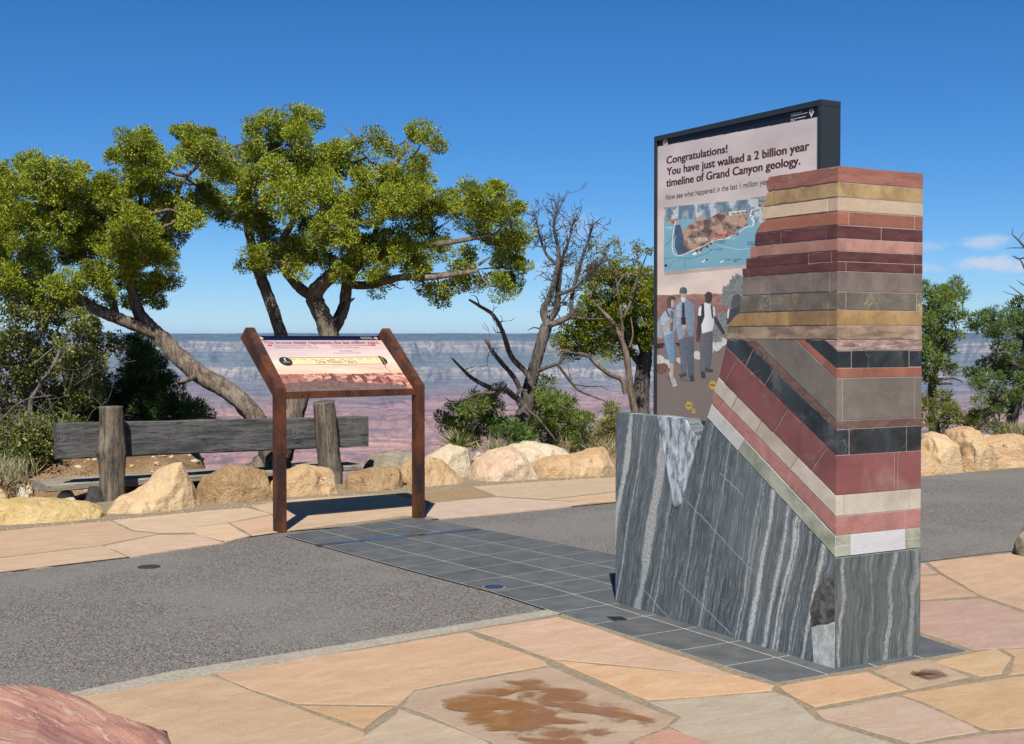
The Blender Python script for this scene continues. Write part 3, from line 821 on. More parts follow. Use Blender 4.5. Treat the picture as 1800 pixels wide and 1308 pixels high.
    H = [('cap', 'rough orange red cap layer with pale chips', [(1352, 0), (1346, .35), (1347, .7), (1350, 1)], 290.7, 319.8, [], []),
         ('yellow', 'mustard yellow layer under the cap', [(1349, 0), (1343, .6), (1341, 1)], 319.8, 346.2, [1360], [1489]),
         ('cream', 'pale cream layer', [(1341, 0), (1339, 1)], 346.2, 370.6, [1458], []),
         ('orange', 'smooth orange layer with a rounded end', [(1347, 0), (1338, .25), (1331, .6), (1327, 1)], 370.6, 395.3, [1348], [1493, 1609]),
         ('dark', 'uppermost dark maroon layer', [(1327, 0), (1326, 1)], 395.3, 418.9, [1374, 1454], [1550]),
         ('pink', 'dusty pink layer', [(1318, 0), (1318, 1)], 418.9, 440.6, [1332], [1491, 1606]),
         ('dark', 'middle dark maroon layer', [(1312, 0), (1311, 1)], 440.6, 459.2, [1423, 1463], []),
         ('dark', 'lowest and thinnest dark maroon layer', [(1304, 0), (1305, 1)], 459.2, 476.4, [1317], [1488, 1608]),
         ('mauve', 'thick grey mauve layer', [(1305, 0), (1305, 1)], 476.4, 512.4, [1354, 1460], []),
         ('speck', 'dark grey layer flecked with yellow veins', [(1300, 0), (1299, 1)], 512.4, 544.9, [1316, 1356], [1488, 1612]),
         ('ochre', 'ochre brown layer with a curved end', [(1299, 0), (1290, .3), (1282, .7), (1279, 1)], 544.9, 571.9, [1386, 1456], []),
         ('swirl', 'tan layer with swirling bands', [(1278, 0), (1277, 1)], 571.9, 597.2, [1297, 1368], [1607])]
    outline = []
    for key, lab, end, v0, v1, jl, jr in H:
        h0, h1 = ch(v0), ch(v1)
        endp = [(lf(u, v0 + (v1 - v0) * f)[0], h0 + (h1 - h0) * f) for u, f in end]
        outline += endp
        full = endp + [(0, h1), (0, h0)]
        cuts = sorted([lf(u, (v0 + v1) / 2)[0] for u in jl], reverse=True)
        polys = []; rest = full
        for t in cuts:
            polys.append(clip(rest, (t, 0), (t + .004, 1), 1)); rest = clip(rest, (t, 0), (t + .004, 1), -1)
            if min(p[0] for p in polys[-1]) < t - .01: polys[-1], rest = rest, polys[-1]
        polys.append(rest)
        layer('stone_layer', lab, polys, sj(jr, (v0 + v1) / 2), [key])
    Bd = [((1448, 597.5), 617), ((1414, 597.5), 648), ((1398, 597.5), 666), ((1324, 597.5), 740.6), ((1307, 597.6), 756), ((1275.2, 609), 801.6),
          ((1262.7, 663), 871.6), ((1253.7, 687.6), 909), ((1250.5, 710), 942.9), ((1242, 734), 980.8)]
    h0 = ch(597.2)
    Lp = []
    for i, (p, c) in enumerate(Bd):
        t, h = lf(*p)
        if i < 5: h = h0
        Lp.append((t, h))
    Cp = [(0, ch(c)) for _, c in Bd]
    tl = lf(1277, 597.6)[0]
    TL = [('crinkle', 'rough crinkled pinkish layer at the corner', [(Lp[0]), Cp[0], (0, h0)], [], [1516], None),
          ('black', 'upper slanting black layer', [Lp[1], Cp[1], Cp[0], Lp[0]], [], [1497, 1598], None),
          ('rust', 'thin slanting rust orange layer', [Lp[2], Cp[2], Cp[1], Lp[1]], [((1449, 632), (1443, 642))], [], None),
          ('grey', 'thick slanting grey layer', [Lp[3], Cp[3], Cp[2], Lp[2]], [], [1482, 1609], None),
          ('brown', 'thin slanting brown layer', [Lp[4], Cp[4], Cp[3], Lp[3]], [((1343, 627), (1340, 633)), ((1459, 735), (1455, 741))], [], None),
          ('black', 'lower slanting black layer, the thicker one', [Lp[5], Cp[5], Cp[4], Lp[4], (tl, h0)], [((1322, 617), (1309, 645)), ((1358, 652), (1343, 679))], [1494, 1595], None),
          ('red', 'thick slanting brick red layer', [Lp[6], Cp[6], Cp[5], Lp[5]], [((1294, 633), (1275, 668)), ((1383, 721), (1359, 760)), ((1450.5, 791), (1425, 829))], [1574, 1580], None),
          ('beige', 'slanting beige layer', [Lp[7], Cp[7], Cp[6], Lp[6]], [((1296, 698), (1284, 721)), ((1338, 742), (1326, 763)), ((1397, 812), (1384, 832))], [1485, 1601], None),
          ('pinkred', 'slanting speckled pinkish red layer', [Lp[8], Cp[8], Cp[7], Lp[7]], [((1270, 706), (1263, 720)), ((1392, 841), (1386, 854))], [1594], None),
          ('white', 'lowest slanting layer, white above and green below', [Lp[9], Cp[9], Cp[8], Lp[8]], [((1307, 777), (1299, 790))], [1497, 1594], ['green', 'white', 'green'])]
    for key, lab, poly, jl, jr, mr in TL:
        polys = []; rest = poly
        for p, q in jl:
            P, Q = lf(*p), lf(*q)
            A1, A2 = clip(rest, P, Q, 1), clip(rest, P, Q, -1)
            m1 = sum(x for x, _ in A1) / max(1, len(A1)); m2 = sum(x for x, _ in A2) / max(1, len(A2))
            far, near = (A1, A2) if m1 > m2 else (A2, A1)
            polys.append(far); rest = near
        polys.append(rest)
        ml = [key] if key != 'white' else ['white', 'green']
        layer('stone_layer', lab, polys, sj(jr, 700), ml, mr)
    # mortar core just behind the stone faces shows as the pale joints
    core = outline + [(tl, h0)] + [Lp[5], Lp[6], Lp[7], Lp[8], Lp[9], (0, Cp[9][1])] + [(0, ch(290.7))]
    ci = inset(core, .0035)
    mb = MB(); mb.prism(ci, f3, .0030, DEP - .003)
    mb.build('mortar_core', [mats['mort']], root, col=True)
    return root
build_monument()

# ------------------------------------------------------------------ lettering
_txt = {}
def text_polys(body, bold=0.0):
    key = (body, bold)
    if key in _txt: return _txt[key]
    cu = bpy.data.curves.new('lettering_curve', 'FONT'); cu.body = body; cu.size = 1; cu.offset = 0; cu.resolution_u = 3
    o = bpy.data.objects.new('lettering_curve', cu)
    S.collection.objects.link(o)
    dg = bpy.context.evaluated_depsgraph_get(); dg.update()
    me = bpy.data.meshes.new_from_object(o.evaluated_get(dg))
    v = np.array([q.co[:] for q in me.vertices]).reshape(-1, 3)
    f = [list(p.vertices) for p in me.polygons]
    bpy.data.objects.remove(o); bpy.data.curves.remove(cu); bpy.data.meshes.remove(me)
    _txt[key] = (v, f); return _txt[key]
CAP = None
def put_text(mb, body, W0, W1, up, cap, out, m=0, bold=0.0):
    """text from W0 to W1 (3-D), cap height in metres"""
    global CAP
    if CAP is None:
        v, _ = text_polys('H'); CAP = v[:, 1].max()
    v, f = text_polys(body, bold)
    x0, x1 = v[:, 0].min(), v[:, 0].max()
    ex = (W1 - W0) / (x1 - x0)
    P = [W0 + ex * (p[0] - x0) + up * (p[1] * cap / CAP) + out for p in v]
    mb.add(P, f, m)
    if bold:                      # heavier strokes: the same letters again, a hair to the side and a hair further out
        n = ex.normalized().cross(up); n = n if n.y < 0 or abs(n.y) < 1e-6 and n.x < 0 else -n
        for i, (dx, dy) in enumerate(((1, 0), (-1, 0))):
            mb.add([p + ex.normalized() * dx * bold * cap * 3.4 + up * dy * bold * cap * 2.2 + n * .00012 * (i + 1) for p in P], f, m)

def plain(name, rgb, rough=.5, metal=0.0, k=None, spec=.5):
    m = M(name, rough); n = m.noise(None, 40, 3)
    c = A(*rgb, k); return m.done(m.mix(n, mul(c, .9), mul(c, 1.1)), rough, metal, spec)

def print_mat(name, rough=.35):
    m = M(name, rough); c = m.attr()
    n = m.noise(None, 30, 3)
    return m.done(m.mix(.06, c, n, 'OVERLAY') if False else c, m.math('MULTIPLY_ADD', n, .08, rough - .04), spec=.4)

def near_line(U, V, pts, w):
    r = np.zeros(U.shape, bool)
    for (x0, y0), (x1, y1) in zip(pts, pts[1:]):
        dx, dy = x1 - x0, y1 - y0; L = dx * dx + dy * dy + 1e-9
        t = np.clip(((U - x0) * dx + (V - y0) * dy) / L, 0, 1)
        r |= (U - x0 - t * dx) ** 2 + (V - y0 - t * dy) ** 2 < w * w
    return r

# ------------------------------------------------------------------ the tall display sign behind the pillar
def build_display():
    s0 = DEP + .035
    P0 = M0 + VB * s0
    def sp(u, v): w = on_plane(u, v, P0, VB); return ((w - P0).dot(VA), w.z)
    tR, hT = sp(1443, 177); tL, hT2 = sp(1149.5, 238); hT = (hT + hT2) / 2
    hB = sp(1232, 747)[1]
    org = P0 + VA * ((tL + tR) / 2); org.z = 0
    root = empty('display_sign', org, RZ)
    tag(root, 'upright information sign with black frame standing behind the layered pillar', 'sign')
    tm = (tL + tR) / 2
    hw = (tL - tR) / 2; TH = .15; fw = .026
    fm = plain('black_frame', (38, 42, 44), .45, k=EL)
    mb = MB()
    mb.box((0, -hw, hT - fw * 1.25), (TH, hw, hT)); mb.box((0, -hw, hB), (TH, hw, hB + fw))
    mb.box((0.0005, -hw, hB + fw), (TH - .0005, -hw + fw, hT - fw * 1.25)); mb.box((0.0005, hw - fw, hB + fw), (TH - .0005, hw, hT - fw * 1.25))
    mb.box((.03, -hw + fw, hB + fw), (TH - .02, hw - fw, hT - fw * 1.25))
    mb.build('frame', [fm], root, bevel=.0015)
    mb = MB(); mb.box((.02, .72 - tm, -.05), (.13, 1.86 - tm, hB - .001)); mb.build('plinth', [fm], root)
    # printed panel: its picture is a colour grid
    y0, y1, z0, z1 = -hw + fw, hw - fw, hB + fw, hT - fw * 1.25
    ny, nz = 620, 740
    Yg, Zg = np.meshgrid(np.linspace(y0, y1, ny), np.linspace(z0, z1, nz), indexing='ij')
    px = .012
    Wp = np.array(org)[None] + px * np.array(VB)[None] + Yg.ravel()[:, None] * np.array(VA)[None]
    Wp[:, 2] = Zg.ravel()
    U, V = project(Wp); U = U.reshape(Yg.shape); V = V.reshape(Yg.shape)
    X, Y = (U - 1140) * 3.536, (V - 330) * 3.535           # the drawing's own units
    K = 1 / EL
    C = np.zeros(Yg.shape + (3,))
    def col(rgb): return np.array(lin(*rgb, K))
    hh = (z1 - Zg) / (z1 - z0)
    sky = np.stack([np.interp(hh, [0, .15, .45, .6, .66], [q[i] for q in (col((190, 178, 176)), col((196, 182, 178)), col((212, 194, 184)), col((226, 204, 186)), col((222, 196, 176)))]) for i in range(3)], -1)
    cl = fbm(Yg * 3.2 + Zg * 1.1, Zg * 8, 5, 5)
    C[:] = sky * (1 + np.clip(cl - .5, -.3, .3)[..., None] * .5)
    def blob(mask, rgb, var=.0, sc=.08, seed=1):
        n = (fbm(X * sc, Y * sc, 4, seed) - .5)[..., None]
        C[mask] = (col(rgb) * np.clip(1 + var * 4 * n, .15, 2.2))[mask]
    # header band
    top = inside(U, V, [(1100, 100), (1500, 100), (1500, 194.5), (1437, 206), (1153, 258.5), (1100, 268)])
    C[top] = col((14, 20, 34))
    # far wall, ground, shrubs, boulders
    wall = (Y > 668 - .02 * X + 6 * (fbm(X * .02, Y * 0, 3, 3) - .5) * 2) & (Y > 500)
    blob(wall, (142, 104, 92), .10, .03, 2)
    blob(wall & (Y < 770) & (fbm(X * .02, Y * .05, 4, 8) > .54), (160, 122, 108), .1)
    gnd = Y > 1010 - .16 * X + 20 * (fbm(X * .02, X * 0, 3, 4) - .5)
    blob(gnd & (Y > 700), (126, 112, 104), .14, .35, 6)
    blob((Y > 965) & (Y < 1120) & ~gnd & (fbm(X * .03, Y * .03, 4, 12) > .42), (52, 48, 46), .2, .1)
    for x, y, r, c in [(60, 1075, 42, (196, 190, 182)), (115, 1095, 36, (205, 198, 190)), (30, 1130, 34, (112, 80, 66)), (80, 1125, 45, (116, 84, 70)), (190, 1070, 24, (190, 184, 178)),
                       (305, 1040, 30, (200, 196, 190)), (420, 985, 36, (204, 200, 194)), (462, 958, 28, (200, 196, 190)), (385, 1010, 20, (180, 172, 164)), (35, 1150, 20, (196, 190, 182))]:
        d = np.hypot(X - x, (Y - y) * 1.25) + 30 * (fbm(X * .05, Y * .05, 3, 15) - .5)
        blob(d < r, c, .14, .06, 7)
    for x, y, r in [(520, 650, 62), (560, 590, 55), (500, 700, 45), (585, 660, 60), (445, 870, 60), (455, 810, 35), (430, 920, 38)]:
        d = np.hypot(X - x, Y - y) + 60 * (fbm(X * .06, Y * .06, 4, 19) - .5)
        blob(d < r, (122, 126, 122), .34, .13, 11)
    blob(near_line(X, Y, [(545, 720), (535, 820), (520, 900)], 9), (92, 88, 84), .1)
    # the small shadow under the map, then the map
    C[inside(X, Y, [(100, 520), (612, 480), (660, 476), (660, 492), (612, 496), (110, 545), (96, 540)])] *= .68
    mp = inside(X, Y, [(97, 122), (800, 55), (800, 465), (95, 520)])
    blob(mp, (122, 166, 182), .05, .02, 22)
    up = mp & (Y < 205 + 12 * np.sin(X * .02)); n = fbm(X * .03, Y * .012, 5, 24)
    blob(up, (138, 148, 156), .20, .03, 23); blob(up & (n > .56), (186, 190, 192), .1); blob(up & (n < .42), (98, 122, 138), .1)
    cany = inside(X, Y, [(105, 200), (175, 190), (210, 265), (262, 225), (320, 176), (372, 196), (430, 158), (478, 152), (540, 170), (610, 160), (616, 235), (560, 258), (470, 318), (400, 334), (330, 384), (238, 408), (178, 420), (165, 350), (158, 230)])
    blob(cany, (148, 118, 102), .16, .035, 27)
    n2 = fbm(X * .022, Y * .028, 4, 30)
    blob(cany & (n2 > .52), (180, 148, 128), .1, .05); blob(cany & (n2 < .4), (98, 80, 76), .12, .05)
    blob(inside(X, Y, [(168, 232), (196, 230), (216, 300), (220, 360), (238, 400), (185, 418), (164, 370), (160, 290)]), (72, 88, 108), .16, .05)
    blob(near_line(X, Y, [(168, 210), (150, 300), (146, 370), (158, 414), (200, 424), (280, 386), (345, 362), (392, 332), (480, 318), (556, 282), (604, 246), (650, 236), (658, 205), (630, 178), (640, 140), (700, 122)], 2.2) & mp, (226, 226, 222))
    blob(near_line(X, Y, [(640, 150), (632, 168), (652, 180), (640, 196), (654, 212), (648, 232)], 2.6) & mp, (236, 236, 232))
    blob(near_line(X, Y, [(392, 334), (440, 360), (560, 386), (640, 376)], 1.3) & mp, (210, 214, 214))
    blob(near_line(X, Y, [(196, 436), (260, 440), (360, 410), (400, 378)], 1.3) & mp, (60, 74, 84))
    blob(near_line(X, Y, [(128, 500), (150, 460), (196, 446)], 1.2) & mp, (70, 84, 94)); blob(near_line(X, Y, [(228, 500), (222, 460), (232, 446)], 1.2) & mp, (70, 84, 94))
    for k in range(12):
        blob(np.hypot(X - (100 + k * 8.6), Y - (440 - k * .5)) < 2.2, (30, 34, 40)); blob(np.hypot(X - (102 + k * 5), Y - (362 - k * 5.4)) < 2.0, (30, 34, 40))
        blob(np.hypot(X - (168 - (k % 6) * 3.4), Y - (212 + k * 15)) < 2.4, (240, 240, 238))
    for x, y, r, c in [(362, 448, 7, (110, 60, 50)), (108, 484, 9, (30, 40, 50)), (640, 480, 4, (30, 40, 50)), (692, 112, 8, (120, 60, 50)), (300, 392, 9, (120, 72, 60)), (325, 390, 7, (120, 72, 60)), (365, 368, 9, (110, 66, 56)), (388, 350, 7, (110, 66, 56)), (388, 386, 5, (90, 60, 60)), (318, 404, 4, (235, 235, 230))]:
        blob(np.hypot(X - x, Y - y) < r, c, .1)
    for q in ([(272, 412), (296, 400), (300, 412), (280, 420)], [(330, 462), (352, 446), (354, 452), (334, 468)], [(444, 462), (466, 450), (466, 458), (446, 468)]):
        blob(inside(X, Y, q), (240, 240, 230))
    for y in (318, 326, 334): blob(mp & (np.abs(Y - y + .08 * (X - 250)) < 1.6) & (X > 246) & (X < 366) & (fbm(X * .25, Y * 0 + y, 2, 5) > .38), (218, 216, 212))
    for x, y, w in [(140, 172, 44), (140, 182, 38), (106, 246, 46), (106, 256, 40), (490, 315, 44), (112, 0, 0)]:
        if w: blob(mp & (np.abs(Y - y) < 1.6) & (X > x) & (X < x + w) & (fbm(X * .25, Y * 0 + y, 2, 9) > .38), (228, 228, 226))
    blob(inside(X, Y, [(500, 150), (605, 139), (606, 163), (501, 175)]), (214, 210, 192))
    # the painted visitors
    def p(rgb, pts, var=.13):
        y_ = sum(rgb) / 3; rgb = tuple(y_ + (q - y_) * .6 for q in rgb)
        mk = inside(X, Y, pts); blob(mk, rgb, var, .11, 33)
        cx = sum(q[0] for q in pts) / len(pts); wd = max(q[0] for q in pts) - min(q[0] for q in pts)
        C[mk] *= np.clip(1.12 - .45 * (X - cx) / wd, .7, 1.3)[mk][:, None]
        C[near_line(X, Y, pts + pts[:1], 1.5)] *= .62
    SK1, SK2 = (190, 148, 128), (74, 54, 46)
    p((150, 148, 146), [(72, 800), (96, 806), (106, 900), (98, 930), (74, 942), (44, 926), (42, 880), (52, 838)])
    p((142, 168, 186), [(94, 772), (132, 746), (164, 764), (176, 830), (162, 900), (158, 925), (96, 936), (92, 860), (74, 850), (78, 800)])
    p((120, 92, 80), [(138, 762), (156, 772), (152, 894), (134, 894)]); p((60, 66, 78), [(106, 760), (114, 758), (134, 800), (128, 806)])
    p(SK1, [(84, 872), (146, 806), (152, 826), (92, 900)]); p(SK1, [(134, 692), (160, 694), (164, 728), (150, 748), (138, 740)])
    p((96, 66, 54), [(114, 700), (126, 678), (148, 672), (166, 682), (164, 698), (140, 696), (138, 742), (118, 745)])
    p((98, 136, 164), [(92, 932), (160, 896), (164, 960), (166, 1088), (132, 1092), (112, 1020)])
    p(SK1, [(134, 1090), (158, 1088), (156, 1150), (160, 1190), (142, 1190), (134, 1150)])
    p((186, 184, 182), [(126, 1148), (138, 1150), (146, 1186), (162, 1180), (180, 1230), (152, 1240), (136, 1196)])
    p((118, 138, 162), [(166, 732), (200, 690), (240, 690), (284, 722), (290, 806), (278, 926), (256, 940), (236, 880), (214, 946), (186, 952), (168, 866), (160, 796)])
    p((150, 166, 184), [(176, 740), (202, 700), (206, 780), (190, 860), (172, 840)]); p((46, 50, 62), [(210, 716), (222, 714), (226, 796), (214, 812), (208, 796)])
    p((86, 92, 108), [(190, 944), (276, 924), (282, 1000), (280, 1160), (248, 1166), (238, 1046), (230, 1160), (204, 1150), (196, 1040)])
    p(SK1, [(198, 652), (236, 652), (238, 684), (220, 706), (204, 696)]); p((198, 194, 190), [(200, 680), (236, 680), (232, 704), (218, 716), (204, 704)])
    p((76, 100, 88), [(192, 644), (198, 624), (218, 617), (236, 626), (240, 648), (236, 658), (194, 658)])
    p((40, 40, 44), [(202, 806), (230, 804), (232, 850), (206, 852)]); p(SK1, [(206, 852), (240, 850), (242, 872), (214, 880)]); p(SK1, [(176, 806), (192, 802), (190, 832), (176, 830)])
    p((54, 62, 70), [(188, 1162), (234, 1152), (236, 1170), (200, 1182)]); p((54, 62, 70), [(250, 1168), (280, 1164), (286, 1200), (262, 1206)])
    p((70, 72, 80), [(296, 900), (312, 790), (330, 720), (350, 722), (330, 830), (318, 960), (298, 956)])
    p((206, 206, 202), [(312, 746), (350, 714), (384, 720), (414, 744), (416, 806), (398, 890), (332, 908), (326, 830), (308, 800)], .06)
    p((52, 54, 62), [(330, 728), (344, 722), (348, 800), (330, 850), (324, 830)]); p((52, 54, 62), [(386, 726), (398, 734), (402, 810), (394, 812)])
    p(SK2, [(304, 796), (326, 796), (326, 900), (318, 934), (306, 900)]); p(SK2, [(404, 800), (420, 800), (476, 900), (466, 916), (410, 836)])
    p(SK2, [(350, 664), (368, 645), (390, 652), (397, 676), (392, 706), (374, 722), (354, 706)])
    p((92, 92, 100), [(330, 908), (396, 890), (398, 1000), (382, 1122), (356, 1124), (350, 1142), (322, 1142), (320, 1010)])
    p((64, 60, 58), [(354, 1122), (400, 1130), (398, 1148), (356, 1144)]); p((64, 60, 58), [(324, 1142), (350, 1146), (354, 1184), (328, 1184)])
    p((80, 76, 80), [(512, 720), (530, 668), (562, 662), (580, 700), (580, 800), (520, 800)]); p((60, 62, 72), [(486, 850), (500, 760), (580, 740), (580, 860), (520, 830)]); p((210, 210, 208), [(490, 770), (498, 750), (504, 756), (498, 810), (490, 812)])
    # shadows painted on the picture's ground
    for q in ([(170, 1210), (130, 1160), (110, 1180), (150, 1235)], [(262, 1200), (200, 1180), (190, 1196), (250, 1212)]): C[inside(X, Y, q)] *= .75
    # round yellow waymarks
    for u, v, r in [(1252.7, 677, 6.4), (1211, 713, 6.0), (1219, 722.5, 3.6)]:
        d = np.hypot(U - u, (V - v) * .85); C[d < r] = col((194, 158, 62)); C[(d < r * .7) & (np.abs(V - v) < r * .22)] = col((120, 92, 40))
    idx = np.arange(ny * nz).reshape(ny, nz)
    Q = np.stack([idx[:-1, :-1], idx[:-1, 1:], idx[1:, 1:], idx[1:, :-1]], -1).reshape(-1, 4)
    Vt = np.stack([np.full(Yg.size, px), Yg.ravel(), Zg.ravel()], -1)
    panel = obj('panel', mesh_np('panel', Vt, Q, [print_mat('printed_panel', .45)], None, C.reshape(-1, 3)), root)
    # lettering
    mb = MB()
    up = Vector((0, 0, 1))
    def T(body, u0, v0, u1, v1, cap_px, m, bold=0.0):
        a, b = sp(u0, v0), sp(u1, v1)
        cap = sp(u0, v0 - cap_px)[1] - a[1]
        W0 = Vector((px - .0012, a[0] - tm, a[1])); W1 = Vector((px - .0012, b[0] - tm, a[1]))
        put_text(mb, body, W0, W1, up, cap, Vector((0, 0, 0)), m, bold)
    T('Congratulations!', 1169.5, 288, 1276, 270, 12.8, 0, .018)
    T('You have just walked a 2 billion year', 1170, 308, 1419.5, 268, 13.2, 0, .018)
    T('timeline of Grand Canyon geology.', 1169, 328, 1404, 293, 13.2, 0, .018)
    T('Now see what happened in the last 1 million years.', 1168, 351, 1356, 324, 8.8, 1)
    z5 = lambda X_, Y_: (1140 + X_ / 3.536, 330 + Y_ / 3.535)
    def T5(body, X0, Y0, X1, Y1, cap, m, bold=0.0): T(body, *z5(X0, Y0), *z5(X1, Y1), cap, m, bold)
    T5('You Are Here', 506, 168, 602, 158, 3.6, 3, .02)
    T5('Trail of Time', 405, 306, 552, 272, 5.6, 2, .02)
    T5('Yavapai Geology', 628, 70, 750, 58, 2.6, 1); T5('Museum', 680, 88, 740, 82, 2.6, 1)
    T5('Shrine of', 606, 344, 652, 338, 2.6, 3); T5('the Ages', 606, 358, 652, 353, 2.6, 3)
    T5('Train Depot', 402, 388, 452, 384, 2.4, 3); T5('Park Headquarters', 396, 334, 468, 328, 2.2, 3); T5('& Visitor Center', 396, 347, 466, 341, 2.2, 3)
    T5('Parking', 470, 450, 500, 447, 2.2, 3); T5('Shuttle bus', 520, 450, 566, 444, 2.2, 3); T5('Stop', 520, 461, 542, 458, 2.2, 3)
    q4 = lambda X_, Y_: (1140 + X_ / 5.143, 170 + Y_ / 5.143)
    def T4(body, X0, Y0, X1, Y1, cap, m): T(body, *q4(X0, Y0), *q4(X1, Y1), cap, m, .008)
    T4('National Park Service', 1275, 163, 1378, 143, 2.0, 4); T4('U.S. Department of the Interior', 1275, 178, 1424, 150, 2.0, 4)
    T4('Grand Canyon National Park', 1273, 210, 1408, 184, 2.0, 4); T4('Arizona', 1273, 226, 1310, 219, 2.0, 4)
    inks = [plain('maroon_ink', (74, 30, 30), .5, k=EL), plain('dark_ink', (66, 56, 58), .5, k=EL), plain('red_ink', (196, 60, 56), .5, k=EL), plain('black_ink', (36, 36, 40), .5, k=EL), plain('white_ink', (226, 226, 226), .5, k=EL)]
    mb.build('lettering', inks, panel)
    # emblems in the header: an arrowhead badge and a small round badge
    mb = MB()
    def poly(pts, m, off, conv): mb.add([Vector((px - off, sp(*conv(*q))[0] - tm, sp(*conv(*q))[1])) for q in pts], [list(range(len(pts)))], m)
    poly([(1438, 124), (1450, 114), (1468, 110), (1480, 116), (1481, 136), (1470, 160), (1458, 188), (1448, 164), (1440, 146)], 0, .0012, q4)
    poly([(1444, 128), (1456, 118), (1470, 116), (1475, 128), (1466, 152), (1450, 156)], 1, .0018, q4)
    poly([(1450, 160), (1466, 156), (1458, 182)], 2, .0018, q4)
    poly([(1462, 128), (1470, 122), (1472, 140), (1464, 150)], 3, .0024, q4)
    circ = [(140 + 21 * math.cos(a), 412 + 31 * math.sin(a)) for a in np.linspace(0, 6.283, 20)[:-1]]
    poly(circ, 0, .0012, q4); poly([(124, 396), (156, 388), (156, 410), (142, 440), (128, 424)], 1, .0018, q4); poly([(132, 398), (148, 394), (142, 416)], 0, .0024, q4)
    mb.build('emblem', [plain('badge_cream', (222, 210, 196), .5, k=EL), plain('badge_brown', (170, 104, 78), .5, k=EL), plain('badge_pale', (176, 204, 196), .5, k=EL), plain('badge_green', (70, 92, 70), .5, k=EL)], panel)
build_display()

